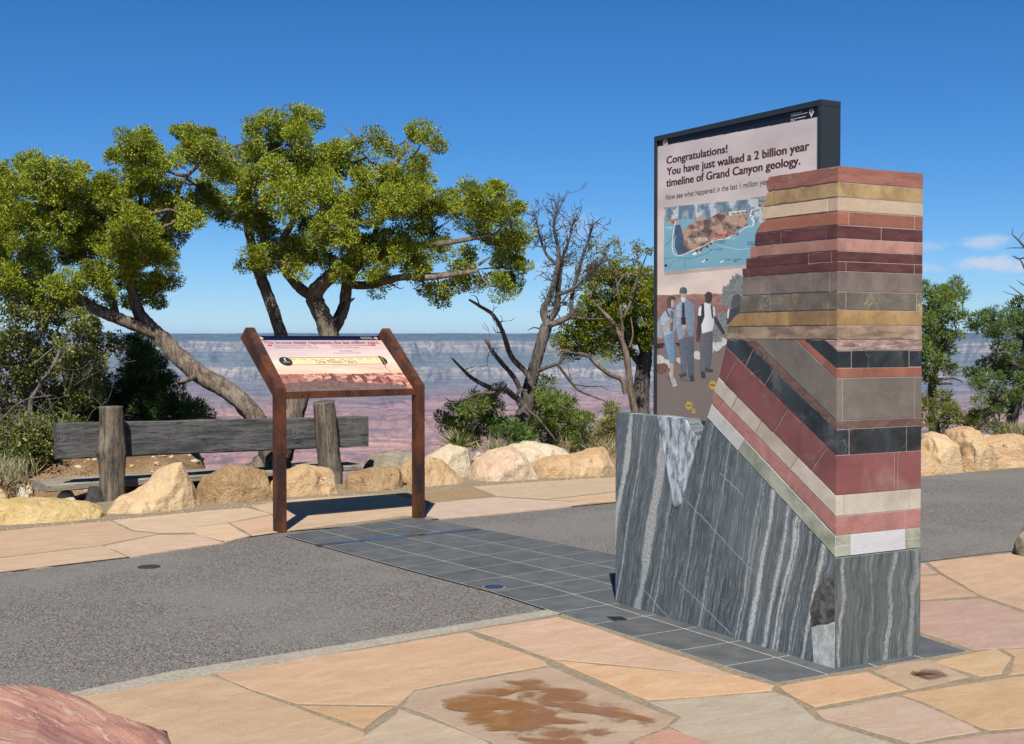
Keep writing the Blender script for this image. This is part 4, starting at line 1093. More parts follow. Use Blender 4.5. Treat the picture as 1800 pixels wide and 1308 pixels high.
# ------------------------------------------------------------------ the low slanted sign in rusty steel
def build_wayside():
    PL, PR = ground(492, 936), ground(735.5, 912.5)
    ex = PR - PL; W = ex.length; ex.normalize(); ez = Vector((0, 0, 1)); ey = Vector((-ex.y, ex.x, 0))
    root = empty('slanted_sign', PL, math.atan2(ex.y, ex.x))
    tag(root, 'low slanted information panel on two rusty steel posts by the bench', 'sign')
    rust = M('rusted_steel', .75)
    n1, n2 = rust.noise(rust.scale(rust.tc, (1, 1, .35)), 7, 6, .65), rust.noise(None, 60, 4, .65)
    c = rust.mix(rust.step(n1, .36, .66), A(54, 34, 27, 1.8), A(116, 64, 34, 1.8))
    c = rust.mix(rust.math('MULTIPLY', rust.step(n2, .5, .8), .5), c, A(158, 88, 44, 1.7))
    c = rust.mix(rust.math('MULTIPLY', rust.step(n1, .42, .3), .6), c, A(50, 38, 34, 1.7))
    rust.bump(n2, .25, .004)
    RUST = rust.done(c, rust.math('MULTIPLY_ADD', n2, .3, .5), spec=.35)
    loc = lambda w: Vector(((w - PL).dot(ex), (w - PL).dot(ey), w.z))
    hP = (on_plane(486, 690, PL, ey).z)           # where the post bends
    tip = (at(430, 588, PL.y + .48)).z
    # slope from the arm tips
    phi = R(38)
    cs, sn = math.cos(phi), math.sin(phi)
    pw, pd = .088, .088
    LEN = .80
    hb = hP
    for x in (0, W):
        mb = MB()
        A_ = [(-pd / 2, -.06), (pd / 2, -.06), (pd / 2, hb - .03), (pd / 2 + LEN * cs - .012, hb - .03 + LEN * sn - .01), (-pd / 2 + LEN * cs - .035, hb + LEN * sn + .055), (-pd / 2, hb + .035)]
        mb.prism(A_, lambda a, b, d: (d, a, b), x - pw / 2, x + pw / 2)
        mb.build('post', [RUST], root, bevel=.006)
    # panel tray between the posts
    o = Vector((0, -.01, hb - .005)); up = Vector((0, cs, sn)); nn = Vector((0, -sn, cs))
    Hh = LEN - .02
    mb = MB()
    def pt(x, y, z): return o + Vector((x, 0, 0)) + up * y + nn * z
    x0, x1 = pw / 2 + .001, W - pw / 2 - .001
    mb.prism([(0, -.045), (Hh, -.045), (Hh, -.004), (0, -.004)], lambda a, b, d: tuple(pt(d, a, b)), x0, x1)
    mb.build('tray', [RUST], root)
    mb = MB()
    mb.box((x0, -.03, hb - .055), (x1, -.0135, hb + .001))
    cb = mb.build('crossbar', [RUST], root, bevel=.003)
    scm = plain('screw_steel', (150, 110, 80), .4, 1.0, 1.4)
    for fx in (.12, .5, .86):
        mb = MB()
        cx = x0 + (x1 - x0) * fx
        ring = [(cx + .008 * math.cos(a), -.034, hb - .026 + .008 * math.sin(a)) for a in np.linspace(0, 6.283, 9)[:-1]]
        ring2 = [(p[0], -.029, p[2]) for p in ring]
        mb.add(ring + ring2, [list(range(8))] + [[i, (i + 1) % 8, 8 + (i + 1) % 8, 8 + i] for i in range(8)])
        mb.build('screw', [scm], cb)
    # printed face
    nx, ny = 360, 200
    Xg, Yg = np.meshgrid(np.linspace(x0 + .006, x1 - .006, nx), np.linspace(.012, Hh - .006, ny), indexing='ij')
    L = np.array(o)[None] + np.stack([Xg.ravel(), Yg.ravel() * cs, Yg.ravel() * sn], -1)
    Wd = np.array(PL)[None] + L[:, :1] * np.array(ex)[None] + L[:, 1:2] * np.array(ey)[None]; Wd[:, 2] = L[:, 2]
    # the drawing's own units: x 0..1 left to right, y 0..1 bottom to top
    fx = (Xg - Xg.min()) / (Xg.max() - Xg.min()); fy = (Yg - Yg.min()) / (Yg.max() - Yg.min())
    C = np.zeros(Xg.shape + (3,)); K = 1 / 1.75
    col = lambda rgb: np.array(lin(*rgb, K))
    g1 = np.stack([np.interp(fy, [0, .3, .55, .75, 1], [q[i] for q in (col((238, 176, 140)), col((250, 208, 178)), col((248, 226, 208)), col((228, 196, 192)), col((214, 186, 186)))]) for i in range(3)], -1)
    n = fbm(fx * 3 + fy, fy * 14, 5, 3)[..., None]
    C[:] = g1 * (1 + (n - .5) * .45)
    lav = np.clip(1 - fx * 1.6, 0, 1)[..., None] * np.clip((fy - .45) * 2.5, 0, 1)[..., None]
    C[:] = C * (1 - lav * .5) + col((190, 182, 200)) * lav * .5
    def blob(m, rgb, var=.1, s=30, seed=2): C[m] = (col(rgb) * np.clip(1 + var * 4 * (fbm(fx * s, fy * s * .6, 4, seed) - .5)[..., None], .2, 2))[m]
    blob(fy > .915, (20, 22, 52), .02)
    sk = .30 + .03 * (fbm(fx * 6, fx * 0, 4, 5) - .5)
    blob(fy < sk, (178, 120, 104), .2, 26, 7)
    blob((fy < sk) & (fbm(fx * 16, fy * 22, 4, 9) > .53) & (fx > .2), (226, 170, 146), .15, 40)
    blob((fy < sk) & (fbm(fx * 26, fy * 12, 4, 11) < .42), (126, 84, 76), .15, 40)
    blob((fy < .13 + .05 * np.sin(fx * 5)) & (fx < .95), (128, 104, 96), .22, 60, 13)
    yr = (fy > .46) & (fy < .60) & (fx > .13) & (fx < .905)
    blob(yr, (150, 130, 84), .03); blob((fy > .472) & (fy < .59) & (fx > .135) & (fx < .895), (246, 226, 178), .03)
    blob(np.hypot((fx - .135) * W / .8 * 1.02, (fy - .53)) < .082, (52, 56, 46), .2, 60)
    blob((np.hypot((fx - .885) * W / .8, fy - .53) < .085) & (fx > .885), (60, 56, 44), .2, 60)
    blob((np.hypot((fx - .885) * W / .8, fy - .53) < .075) & (fx > .9) & (fx < .91), (170, 160, 110), .1, 60)
    for k in range(10):
        xx = .185 + k * .075
        blob((np.abs(fx - xx) < .0018) & (fy > .545) & (fy < .59), (150, 110, 70), 0); blob((np.abs(fx - xx - .022) < .014) & (np.abs(fy - .562) < .009), (206, 160, 104), .1)
    blob(near_line(fx, fy, [(.9, .45), (.885, .40), (.9, .34), (.905, .30)], .003), (170, 96, 84)); blob(near_line(fx, fy, [(.5, .455), (.7, .42), (.86, .365)], .0025), (196, 130, 110))
    for x in (.085, .905): blob(inside(fx, fy, [(x - .018, .806), (x + .018, .806), (x + .018, .836), (x - .018, .836)]), (216, 70, 64), 0)
    blob(np.hypot((fx - .05) * 1.7, fy - .957) < .026, (222, 190, 170), .2); blob(np.hypot((fx - .965) * 1.5, fy - .957) < .024, (190, 150, 140), .2)
    idx = np.arange(nx * ny).reshape(nx, ny)
    Q = np.stack([idx[:-1, :-1], idx[1:, :-1], idx[1:, 1:], idx[:-1, 1:]], -1).reshape(-1, 4)
    panel = obj('panel', mesh_np('panel', L, Q, [print_mat('printed_slanted_panel', .3)], None, C.reshape(-1, 3)), root)
    mb = MB()
    X0, X1, Y0, Y1 = Xg.min(), Xg.max(), Yg.min(), Yg.max()
    def T(body, a, b, y, cap, m, bold=0.0):
        f = lambda q: pt(X0 + (X1 - X0) * q, Y0 + (Y1 - Y0) * y, .0012)
        put_text(mb, body, f(a), f(b), up, cap, Vector((0, 0, 0)), m, bold)
    T('This bronze meter represents the last million years.', .05, .965, .845, .046, 0, .007)
    T('Walk this way to see how long 2,000 million', .115, .40, .805, .022, 1); T('(2 billion) years is. One long step = 1 million years.', .115, .45, .768, .022, 1)
    T('Walk this way to find out what happened', .55, .885, .805, .022, 1); T('in the last 1 million years.', .55, .78, .768, .022, 1)
    T('One long step', .60, .70, .70, .018, 1); T('along the bronze meter', .54, .76, .665, .018, 1)
    T('One Million Years', .36, .68, .485, .052, 2)
    T('1', .13, .142, .535, .04, 3); T('MILLION', .112, .16, .505, .018, 3)
    T('National Park Service', .84, .93, .962, .018, 3); T('Grand Canyon National Park', .84, .94, .937, .018, 3)
    mb.build('lettering', [plain('brown_ink', (126, 62, 60), .5, k=1.75), plain('grey_ink', (150, 118, 124), .5, k=1.75), plain('olive_ink', (132, 122, 76), .5, k=1.75), plain('cream_ink', (220, 214, 200), .5, k=1.75)], panel)
build_wayside()

# ------------------------------------------------------------------ metal markers let into the paving
def metal_mat(name, rgb, rough):
    m = M(name, rough); n = m.noise(None, 30, 4)
    return m.done(m.mix(n, mul(lin(*rgb), .8), mul(lin(*rgb), 1.15)), m.math('MULTIPLY_ADD', n, .2, rough - .1), .9)
def build_markers():
    a, b = ground(558, 958.5, .012), ground(843, 930.5, .012)
    d = (b - a); Ln = d.length
    r = empty('bronze_bar', (a + b) / 2, math.atan2(d.y, d.x)); r.location.z = 0
    tag(r, 'thin flat bronze bar inlaid across the slate tiles near the slanted sign', 'marker')
    mb = MB(); mb.box((-Ln / 2, -.038, .002), (Ln / 2, .038, .0150)); mb.build('bar', [metal_mat('dark_bronze', (120, 112, 110), .22)], r, bevel=.002)
    mb = MB(); mb.box((.05, -.039, .010), (.16, .039, .0170)); mb.build('centre_plate', [plain('brown_plate', (96, 80, 72), .5)], r, bevel=.002)
    def disc(u, v, rad, z, mat, label):
        o = empty('round_marker', ground(u, v, 0)); tag(o, label, 'marker')
        an = np.linspace(0, 6.2832, 41)[:-1]
        def cyl(r0, z0, z1):
            mb = MB(); v0 = [(r0 * math.cos(q), r0 * math.sin(q), z0) for q in an]; v1 = [(r0 * .985 * math.cos(q), r0 * .985 * math.sin(q), z1) for q in an]
            mb.add(v0 + v1, [list(range(40, 80))] + [[i, (i + 1) % 40, 40 + (i + 1) % 40, 40 + i] for i in range(40)]); return mb
        cyl(rad, 0, z).build('disc', [mat], o)
        return o, cyl
    o, cyl = disc(868, 1036, .064, .018, metal_mat('blue_bronze', (96, 98, 112), .22), 'shiny round bronze medallion at the edge of the slate tiles')
    cyl(.076, 0, .0145).build('mortar_ring', [MORTAR], o)
    disc(262, 997, .078, .006, plain('dark_iron', (62, 62, 60), .6), 'small dark round cap set in the asphalt')
    pp = [ground(u, v, .0165) for u, v in [(1066, 1083), (1092, 1083), (1104, 1089), (1078, 1090)]]
    mb = MB(); c = sum(pp, Vector()) / 4
    mb.prism([(q.x - c.x, q.y - c.y) for q in pp], lambda x, y, d: (x, y, d), 0, .0145); o = mb.build('tile_plate', [plain('black_plate', (30, 32, 34), .6)])
    o.location = (c.x, c.y, 0); tag(o, 'small black plate in a slate tile at the foot of the monument', 'marker')
build_markers()

# ------------------------------------------------------------------ the timber bench
def build_bench():
    a = at(100, 776, 13.2); b = at(648, 759, 15.2)
    a.z = b.z = 0
    d = b - a; L = d.length
    org = a.lerp(b, .5); org.z = 0
    rz = math.atan2(d.y, d.x)
    root = empty('timber_bench', org, rz)
    tag(root, 'weathered grey timber bench facing the canyon behind the boulders', 'bench')
    def wood(name, c1, c2, axis):
        m = M(name, .85)
        st = (.8, 9, 9) if axis == 'x' else (9, 9, .8)
        v = m.scale(m.tc, st)
        n1, n2, n3 = m.noise(v, 2.2, 6, .65, .5), m.noise(v, 9, 5, .7), m.noise(None, 2.2, 4, .6)
        c = m.mix(m.step(n1, .3, .7), c1, c2)
        c = m.mix(m.math('MULTIPLY', m.step(n2, .46, .38), .8), c, mul(c1, .35))
        c = m.mix(m.math('MULTIPLY', m.step(n3, .5, .75), .5), c, mul(c2, 1.4))
        m.bump(m.math('ADD', n2, n1), .7, .012)
        return m.done(c, .85, spec=.15)
    dk = wood('dark_weathered_plank', A(70, 70, 71, 1.7), A(124, 122, 120, 1.7), 'x')
    gw = wood('grey_weathered_board', A(140, 132, 118, 1.7), A(186, 176, 158, 1.7), 'x')
    pw = wood('weathered_post', A(74, 69, 64, 1.7), A(152, 138, 118, 1.7), 'z')
    loc = lambda w: Vector((w.x - org.x, w.y - org.y, w.z))
    inv = Matrix.Rotation(-rz, 3, 'Z')
    def lp(u, v, y=0.0):
        """photo pixel on the vertical plane through the bench at local depth y"""
        ex = d.normalized(); n = Vector((-ex.y, ex.x, 0)); w = on_plane(u, v, org + n * y, n)
        q = inv @ (w - org); return q
    def plank(name, x0, x1, y0, y1, z0a, z1a, z0b, z1b, mat, seed, n=60):
        rng = np.random.default_rng(seed); V = []; F = []
        for i in range(n + 1):
            t = i / n; x = x0 + (x1 - x0) * t; za, zb = z0a + (z0b - z0a) * t, z1a + (z1b - z1a) * t
            w = lambda k: (mnoise.noise(Vector((x * 2.2, k * 7, seed))) * .010 + mnoise.noise(Vector((x * 9, k * 3, seed))) * .004)
            c = .012
            ring = [(y0, za + c), (y0, zb - c), (y0 + c, zb), (y1 - c, zb), (y1, zb - c), (y1, za + c), (y1 - c, za), (y0 + c, za)]
            V += [(x + (w(9 + k) if i in (0, n) else 0), q[0] + w(k) * .5, q[1] + w(k + 20)) for k, q in enumerate(ring)]
        for i in range(n):
            for k in range(8):
                a_ = i * 8 + k; b_ = i * 8 + (k + 1) % 8; F.append([a_, b_, b_ + 8, a_ + 8])
        F += [list(range(8))[::-1], list(range(n * 8, n * 8 + 8))]
        mb = MB(); mb.add(V, F); return mb.build(name, [mat], root)
    A0, A1, B0, B1 = lp(100, 808), lp(100, 744), lp(648, 785), lp(648, 732)
    back = plank('backrest', A0.x, B0.x, 0, .10, A0.z, A1.z, B0.z, B1.z, dk, 3)
    mb = MB()
    s0, s1 = lp(105, 776, -.004), lp(113, 776, -.004)
    put_text(mb, 'SK', Vector((s0.x, -.008, s0.z)), Vector((s1.x + .03, -.008, s0.z)), Vector((0, 0, 1)), .05, Vector((0, 0, 0)))
    rng = random.Random(8)
    for k in range(90):           # scratched graffiti, worn pale
        x = rng.choice([rng.uniform(A0.x + .05, A0.x + .5), rng.uniform(A0.x + .9, A0.x + 2.2), rng.uniform(B0.x - 1.05, B0.x - .85), rng.uniform(B0.x - .3, B0.x - .05)])
        z = rng.uniform(.48, .70); ln = rng.uniform(.02, .11); an = rng.choice([1.57, 1.5, 1.6, 1.3, 1.75, 0.1]) + rng.uniform(-.15, .15); w = .0014
        dx, dz = math.cos(an) * ln, math.sin(an) * ln; nx, nz = -math.sin(an) * w, math.cos(an) * w
        if z + dz > .72 or z + dz < .44: continue
        mb.add([(x - nx, -.0085, z - nz), (x + dx - nx, -.0085, z + dz - nz), (x + dx + nx, -.0085, z + dz + nz), (x + nx, -.0085, z + nz)], [[0, 1, 2, 3]])
    mb.build('carving', [plain('bare_wood', (140, 134, 126), .9, k=1.7)], back)
    # seat of two boards on the canyon side
    ex = d.normalized(); n = Vector((-ex.y, ex.x, 0))
    q0 = lp(90, 852, .14); zs = q0.z
    for y0, y1, xo in ((.13, .42, -.01), (.435, .76, .0)):
        plank('seat', A0.x - .06 + xo, B0.x - .02, y0, y1, zs - .075, zs, zs - .055, zs + .02, gw, 5 + int(y0 * 10))
    # posts
    def post(u0, v0, u1, v1, r, seed, knot):
        p1 = lp(u0, v0, -.13); p0 = lp(u1, v1, -.13)
        pts = [Vector((p0.x, -.13, p0.z - .15))] + [p0.lerp(p1, k) for k in (.0, .25, .5, .75, 1.0)]
        for p in pts: p.y = -.13
        rr = [r * 1.08, r * 1.05, r, r * (1.1 if knot else 1), r * .98, r * .95]
        V, Q = tube([(pts, rr)], 28, .03, seed, .05)
        if knot:
            c = lp(178, 792, -.2); dd = np.linalg.norm(V - np.array([c.x - .05, -.2, c.z]), axis=1)
            V[:, 0] -= np.exp(-(dd / .1) ** 2) * .05; V[:, 1] -= np.exp(-(dd / .1) ** 2) * .03
        me = mesh_np('post', V, Q, [pw], smooth=True)
        return obj('post', me, root)
    post(195, 714, 197, 878, .125, 2, True)
    post(569, 706, 582, 832, .128, 6, False)
build_bench()

# ------------------------------------------------------------------ boulders
def rock_mat(name, c1, c2, c3, pit=.0, bump=.7):
    m = M(name, .9)
    n1, n2, n3 = m.noise(None, 2.6, 6, .62, .4), m.noise(None, 16, 5, .65), m.noise(None, 60, 4, .7)
    c = m.mix(m.step(n1, .32, .68), c1, c2)
    c = m.mix(m.math('MULTIPLY', m.step(n2, .5, .75), .55), c, c3)
    c = m.mix(m.math('MULTIPLY', m.step(n3, .53, .72), .5), c, mul(c1, .55))
    n4 = m.noise(None, 170, 3, .7); c = m.mix(m.math('MULTIPLY', m.step(n4, .5, .36), .5), c, mul(c1, .5))
    crk = m.voro(m.scale(m.tc, (1, 1, 1.4)), 3.4, 'DISTANCE_TO_EDGE'); ck = m.math('MULTIPLY', m.step(m.math('MULTIPLY_ADD', n2, .05, crk), .032, .022), m.step(m.noise(None, 3), .5, .6)); c = m.mix(m.math('MULTIPLY', ck, .7), c, mul(c1, .3))
    h = m.math('ADD', m.math('MULTIPLY', n2, 1.0), m.math('MULTIPLY', n3, .5))
    if pit:
        pv = m.noise(None, 9, 5, .7, .5); pm = m.step(pv, .36, .30)
        c = m.mix(m.math('MULTIPLY', pm, pit), c, mul(c1, .35)); h = m.math('SUBTRACT', h, m.math('MULTIPLY', pm, 1.2))
    m.bump(h, bump, .05)
    return m.done(c, .9, spec=.15)
RK = 1.55
RM = dict(
    yellow=rock_mat('yellow_limestone', A(212, 178, 112, RK), A(230, 204, 150, RK), A(236, 216, 168, RK), .2),
    beige=rock_mat('beige_limestone', A(226, 192, 146, RK), A(236, 208, 166, RK), A(204, 162, 114, RK), .3),
    brown=rock_mat('pitted_brown_limestone', A(190, 152, 108, RK), A(216, 184, 140, RK), A(160, 120, 80, RK), .8, 1.0),
    orange=rock_mat('orange_limestone', A(228, 186, 138, RK), A(238, 206, 162, RK), A(200, 150, 104, RK), .6, .9),
    pink=rock_mat('pinkish_limestone', A(226, 190, 156, RK), A(236, 212, 182, RK), A(214, 164, 132, RK), .15),
    pale=rock_mat('pale_limestone', A(224, 206, 172, RK), A(236, 222, 192, RK), A(200, 172, 128, RK)),
    grey=rock_mat('grey_limestone', A(150, 140, 122, RK), A(188, 176, 154, RK), A(110, 104, 94, RK)),
)
def rock(label, BL, BR, prof, thick, mat, seed, amp=.06, z0=0.0, box=.55, nx=96, na=60, name='boulder', tilt=0.0):
    a, b = ground(*BL, z0), ground(*BR, z0)
    d = b - a; L = d.length; ex = d.normalized(); n = Vector((-ex.y, ex.x, 0))
    pl = a + n * (thick * .42)
    P = []
    for u, v in prof:
        w = on_plane(u, v, pl, n); P.append(((w - a).dot(ex) / L, (w.z - z0)))
    P.sort()
    us = [p[0] for p in P]; hs = [p[1] for p in P]
    c = a.lerp(b, .5) + n * thick * .5
    V = []
    for i in range(nx + 1):
        t = i / nx; e = max(0, 1 - abs(2 * t - 1) ** 4) ** .5
        tt = us[0] + (us[-1] - us[0]) * t
        h = max(.02, float(np.interp(tt, us, hs)))
        h *= (.25 + .75 * min(1, e * 1.6)) if e < .6 else 1
        for j in range(na + 1):
            f = math.pi * j / na
            cy, sz = math.cos(f), math.sin(f)
            y = .5 - .5 * math.copysign(abs(cy) ** .8, cy)
            z = sz ** box
            y = (y - .5) * (.25 + .75 * e) * thick + .5 * thick
            zz = h * z * (1 + tilt * (1 - 2 * y / thick)) - .1 * (1 - z)
            p = a + ex * (tt * L) + n * y; p.z = z0 + zz
            q = p * 1.0
            s = 2.0 / max(.35, min(L, thick * 1.5))
            k = mnoise.fractal(q * s + Vector((seed * 7.1, seed, 0)), 1.0, 2.0, 5) * .8
            k2 = (mnoise.noise(q * s * 3.1 + Vector((seed, 3, seed))) ** 2) * 1.4 - abs(mnoise.noise(q * s * 1.7 + Vector((3, seed, 1)))) * .8
            k += (.55 - abs(mnoise.noise(q * s * 2.3 + Vector((seed, 1, 9)))) * 2.2) * .45 + mnoise.fractal(q * s * 4.3 + Vector((seed, 9, 2)), 0.8, 2.1, 5) * .42 + (.35 - mnoise.voronoi(q * s * 1.9 + Vector((seed * 3.3, 0, 0)))[0][0]) * .9
            out = (n * -cy * .8 + Vector((0, 0, sz * .55)) + ex * (2 * t - 1) * .8 * (1 if e < .8 else .2))
            g = min(1.0, (zz + .12) / .12)
            p = p + out * (amp * (k + k2 * .7)) * max(0, g)
            V.append(p - Vector((c.x, c.y, z0)))
    ii, jj = np.meshgrid(np.arange(nx), np.arange(na), indexing='ij'); k = (ii * (na + 1) + jj).ravel()
    Q = np.stack([k, k + na + 1, k + na + 2, k + 1], -1)
    V = np.array([tuple(p) for p in V])
    # broken faces: the rock is cut back along a handful of planes, then roughened again
    r3 = np.random.default_rng(seed * 13 + 1)
    exv = np.array([ex.x, ex.y, 0]); l0, l1, zt = (V @ exv).min(), (V @ exv).max(), V[:, 2].max()
    for _ in range(16):
        pn = r3.standard_normal(3); pn[2] = abs(pn[2]) * .8; pn /= np.linalg.norm(pn)
        dd = V @ pn; off = dd.max() * r3.uniform(.76, .93); ov = np.clip(dd - off, 0, None)
        V -= np.outer(ov * .88, pn)
    le = V @ exv; V += np.outer((le - le.min()) / (le.max() - le.min()) * (l1 - l0) + l0 - le, exv)
    V[:, 2] = np.where(V[:, 2] > 0, V[:, 2] * zt / V[:, 2].max(), V[:, 2])
    for q in range(len(V)):
        p = Vector(V[q] * 5.5 + seed * 3.7); f = mnoise.fractal(p, .75, 2.1, 5) * .018 + (.5 - mnoise.voronoi(p * .9)[0][0]) * .03 - max(0, abs(mnoise.noise(p * 1.7)) - .32) * .06
        if V[q][2] > .0: V[q] += np.array([n.x * -.7, n.y * -.7, .6]) * f * min(1, L)
    caps = [list(range(na + 1))[::-1], list(range(nx * (na + 1), (nx + 1) * (na + 1)))]
    me = mesh_np(name, V, [list(q) for q in Q] + caps, [mat], smooth=True)
    import bmesh
    bm = bmesh.new(); bm.from_mesh(me); bmesh.ops.recalc_face_normals(bm, faces=bm.faces); bm.to_mesh(me); bm.free()
    o = obj(name, me); o.location = (c.x, c.y, z0)
    tag(o, label, 'boulder', 'boulders lining the path')
    return o
rock('long low yellow boulder left of the pointed one', (-60, 932), (196, 914), [(-60, 884), (0, 879), (60, 876), (110, 879), (150, 884), (180, 890), (194, 900)], .75, RM['yellow'], 1, .05, box=.4)
rock('smooth beige boulder rising to a rounded point', (190, 912), (362, 893), [(190, 893), (215, 882), (250, 868), (270, 852), (285, 826), (300, 814), (318, 812), (330, 818), (340, 846), (350, 870), (360, 884)], .55, RM['beige'], 2, .035, box=.5)
rock('blocky brown boulder full of pits beside the pointed one', (351, 891), (482, 882), [(352, 862), (358, 832), (375, 822), (400, 818), (430, 818), (450, 824), (470, 832), (480, 850)], .6, RM['brown'], 3, .05, box=.35)
rock('orange boulder seen between the posts of the slanted sign', (482, 880), (612, 868), [(484, 842), (496, 824), (520, 817), (550, 818), (575, 822), (592, 838), (608, 858)], .6, RM['orange'], 4, .045, box=.5)
rock('rough brown boulder with a low front seen just left of the right sign post', (612, 869), (728, 860), [(614, 852), (628, 834), (650, 825), (680, 820), (705, 821), (724, 834)], .6, RM['brown'], 5, .05, box=.55)
rock('rounded tan boulder right behind the right sign post', (716, 862), (834, 851), [(716, 820), (722, 806), (745, 803), (775, 806), (800, 814), (820, 824), (830, 838)], .65, RM['orange'], 6, .05, box=.5)
rock('pinkish boulder with a blunt peak in front of the yucca', (829, 851), (938, 845), [(830, 826), (842, 808), (865, 795), (884, 783), (898, 784), (915, 800), (928, 820), (936, 840)], .7, RM['pink'], 7, .05, box=.6)
rock('long cream and orange boulder ending behind the grey stone base', (934, 846), (1100, 836), [(934, 822), (942, 812), (975, 806), (1010, 804), (1040, 798), (1065, 790), (1085, 785), (1098, 790)], .8, RM['orange'], 8, .05, box=.55)
rock('broad pale boulder behind the pinkish peaked one', (880, 838), (1000, 832), [(882, 798), (895, 782), (920, 776), (950, 776), (975, 781), (990, 792), (998, 806)], .8, RM['pale'], 9, .05, z0=.0, box=.5)
rock('pale flat boulder dappled with shade beneath the yucca', (745, 830), (836, 826), [(747, 802), (760, 790), (780, 783), (800, 784), (820, 790), (832, 800)], .6, RM['pale'], 10, .04, z0=.05, box=.5)
rock('small pale stone between the yucca and the peaked boulder', (838, 812), (862, 810), [(838, 806), (844, 797), (852, 795), (860, 802)], .25, RM['pale'], 11, .02, z0=.1, nx=24, na=16)
rock('low dark shaded boulder behind the end of the bench', (640, 838), (748, 832), [(642, 816), (660, 804), (690, 796), (715, 793), (738, 798), (746, 812)], .7, RM['grey'], 12, .05, z0=.0, box=.5)
rock('leftmost boulder showing right of the layered pillar', (1560, 838), (1656, 833), [(1562, 795), (1590, 780), (1616, 778), (1634, 790), (1648, 808), (1654, 824)], .7, RM['orange'], 13, .05, box=.5)
rock('tall beige boulder between the pillar and the cracked one', (1622, 834), (1682, 831), [(1624, 790), (1632, 770), (1650, 762), (1670, 760), (1680, 775)], .8, RM['beige'], 14, .04, box=.45)
rock('upright cracked boulder with a rounded top right of the pillar', (1678, 832), (1734, 828), [(1678, 775), (1684, 757), (1700, 751), (1716, 753), (1728, 764), (1733, 790)], .8, RM['orange'], 15, .05, box=.4)
rock('long level orange boulder at the right edge of the picture', (1718, 830), (1900, 815), [(1720, 790), (1726, 768), (1745, 763), (1780, 764), (1820, 766), (1870, 768), (1895, 780)], .9, RM['orange'], 16, .05, box=.4)
rock('small stone peeping over the rightmost boulders by the pillar', (1630, 822), (1662, 820), [(1632, 772), (1640, 766), (1652, 766), (1660, 774)], .4, RM['pale'], 17, .02, z0=.05, nx=24, na=16)
rock('grey brown stone at the right edge standing on the asphalt', (1776, 982), (1900, 988), [(1778, 940), (1784, 908), (1798, 900), (1850, 894), (1890, 920)], .5, RM['grey'], 18, .04, box=.5)
for (u, v, w, hgt, s, lab) in [(22, 848, 40, 14, 21, 'pale stone lying on bare ground left of the bench'), (44, 862, 30, 10, 22, 'smaller tan stone just in front of the pale one left of the bench'),
                               (-4, 868, 36, 12, 23, 'tan stone at the left edge of the picture behind the yellow boulder'), (120, 876, 28, 14, 24, 'small stone under the near end of the bench seat')]:
    rock(lab, (u - w / 2, v), (u + w / 2, v - 2), [(u - w / 2, v - hgt * .4), (u - w * .2, v - hgt), (u + w * .2, v - hgt * .9), (u + w / 2, v - hgt * .4)], .28, RM['beige' if s % 2 else 'pale'], s, .025, z0=-.02, nx=24, na=16, name='stone')
rock('dark stone wedged against the foot of the left bench post', (142, 878), (190, 878), [(144, 866), (152, 856), (168, 853), (182, 860), (188, 870)], .3, rock_mat('dark_stone', A(70, 68, 66, RK), A(96, 92, 88, RK), A(60, 56, 52, RK)), 26, .03, z0=-.01, nx=30, na=20, name='stone')

def red_slab_mat():
    m = M('banded_red_sandstone', .8)
    v = m.scale(m.rot(m.tc, (0, 0, R(28))), (.7, 5.5, 2.5))
    n1, n2, n3 = m.noise(v, 2.6, 8, .62, .3), m.noise(v, 5, 10, .74, .7), m.noise(None, 70, 3)
    c = m.ramp(n1, [(.3, A(164, 112, 108, 2.0)), (.45, A(186, 134, 126, 2.0)), (.55, A(214, 160, 138, 2.0)), (.7, A(206, 154, 142, 2.0))])
    c = m.mix(m.step(n2, .545, .552), c, A(230, 192, 164, 2.1))
    c = m.mix(m.math('MULTIPLY', m.step(n2, .40, .36), .7), c, A(148, 92, 88, 2.1))
    c = m.mix(m.math('MULTIPLY', m.step(n3, .6, .8), .2), c, A(120, 70, 60, 2.1))
    m.bump(m.math('ADD', m.math('MULTIPLY', m.step(n2, .545, .552), 1.0), m.math('MULTIPLY', n1, .8)), .6, .015)
    gr = m.noise(None, 190, 3, .7); c = m.mix(m.math('MULTIPLY', m.step(gr, .5, .36), .4), c, A(120, 72, 66, 2.0)); c = m.mix(m.math('MULTIPLY', m.step(gr, .56, .7), .3), c, A(232, 190, 168, 2.0))
    return m.done(c, .92, spec=.08)
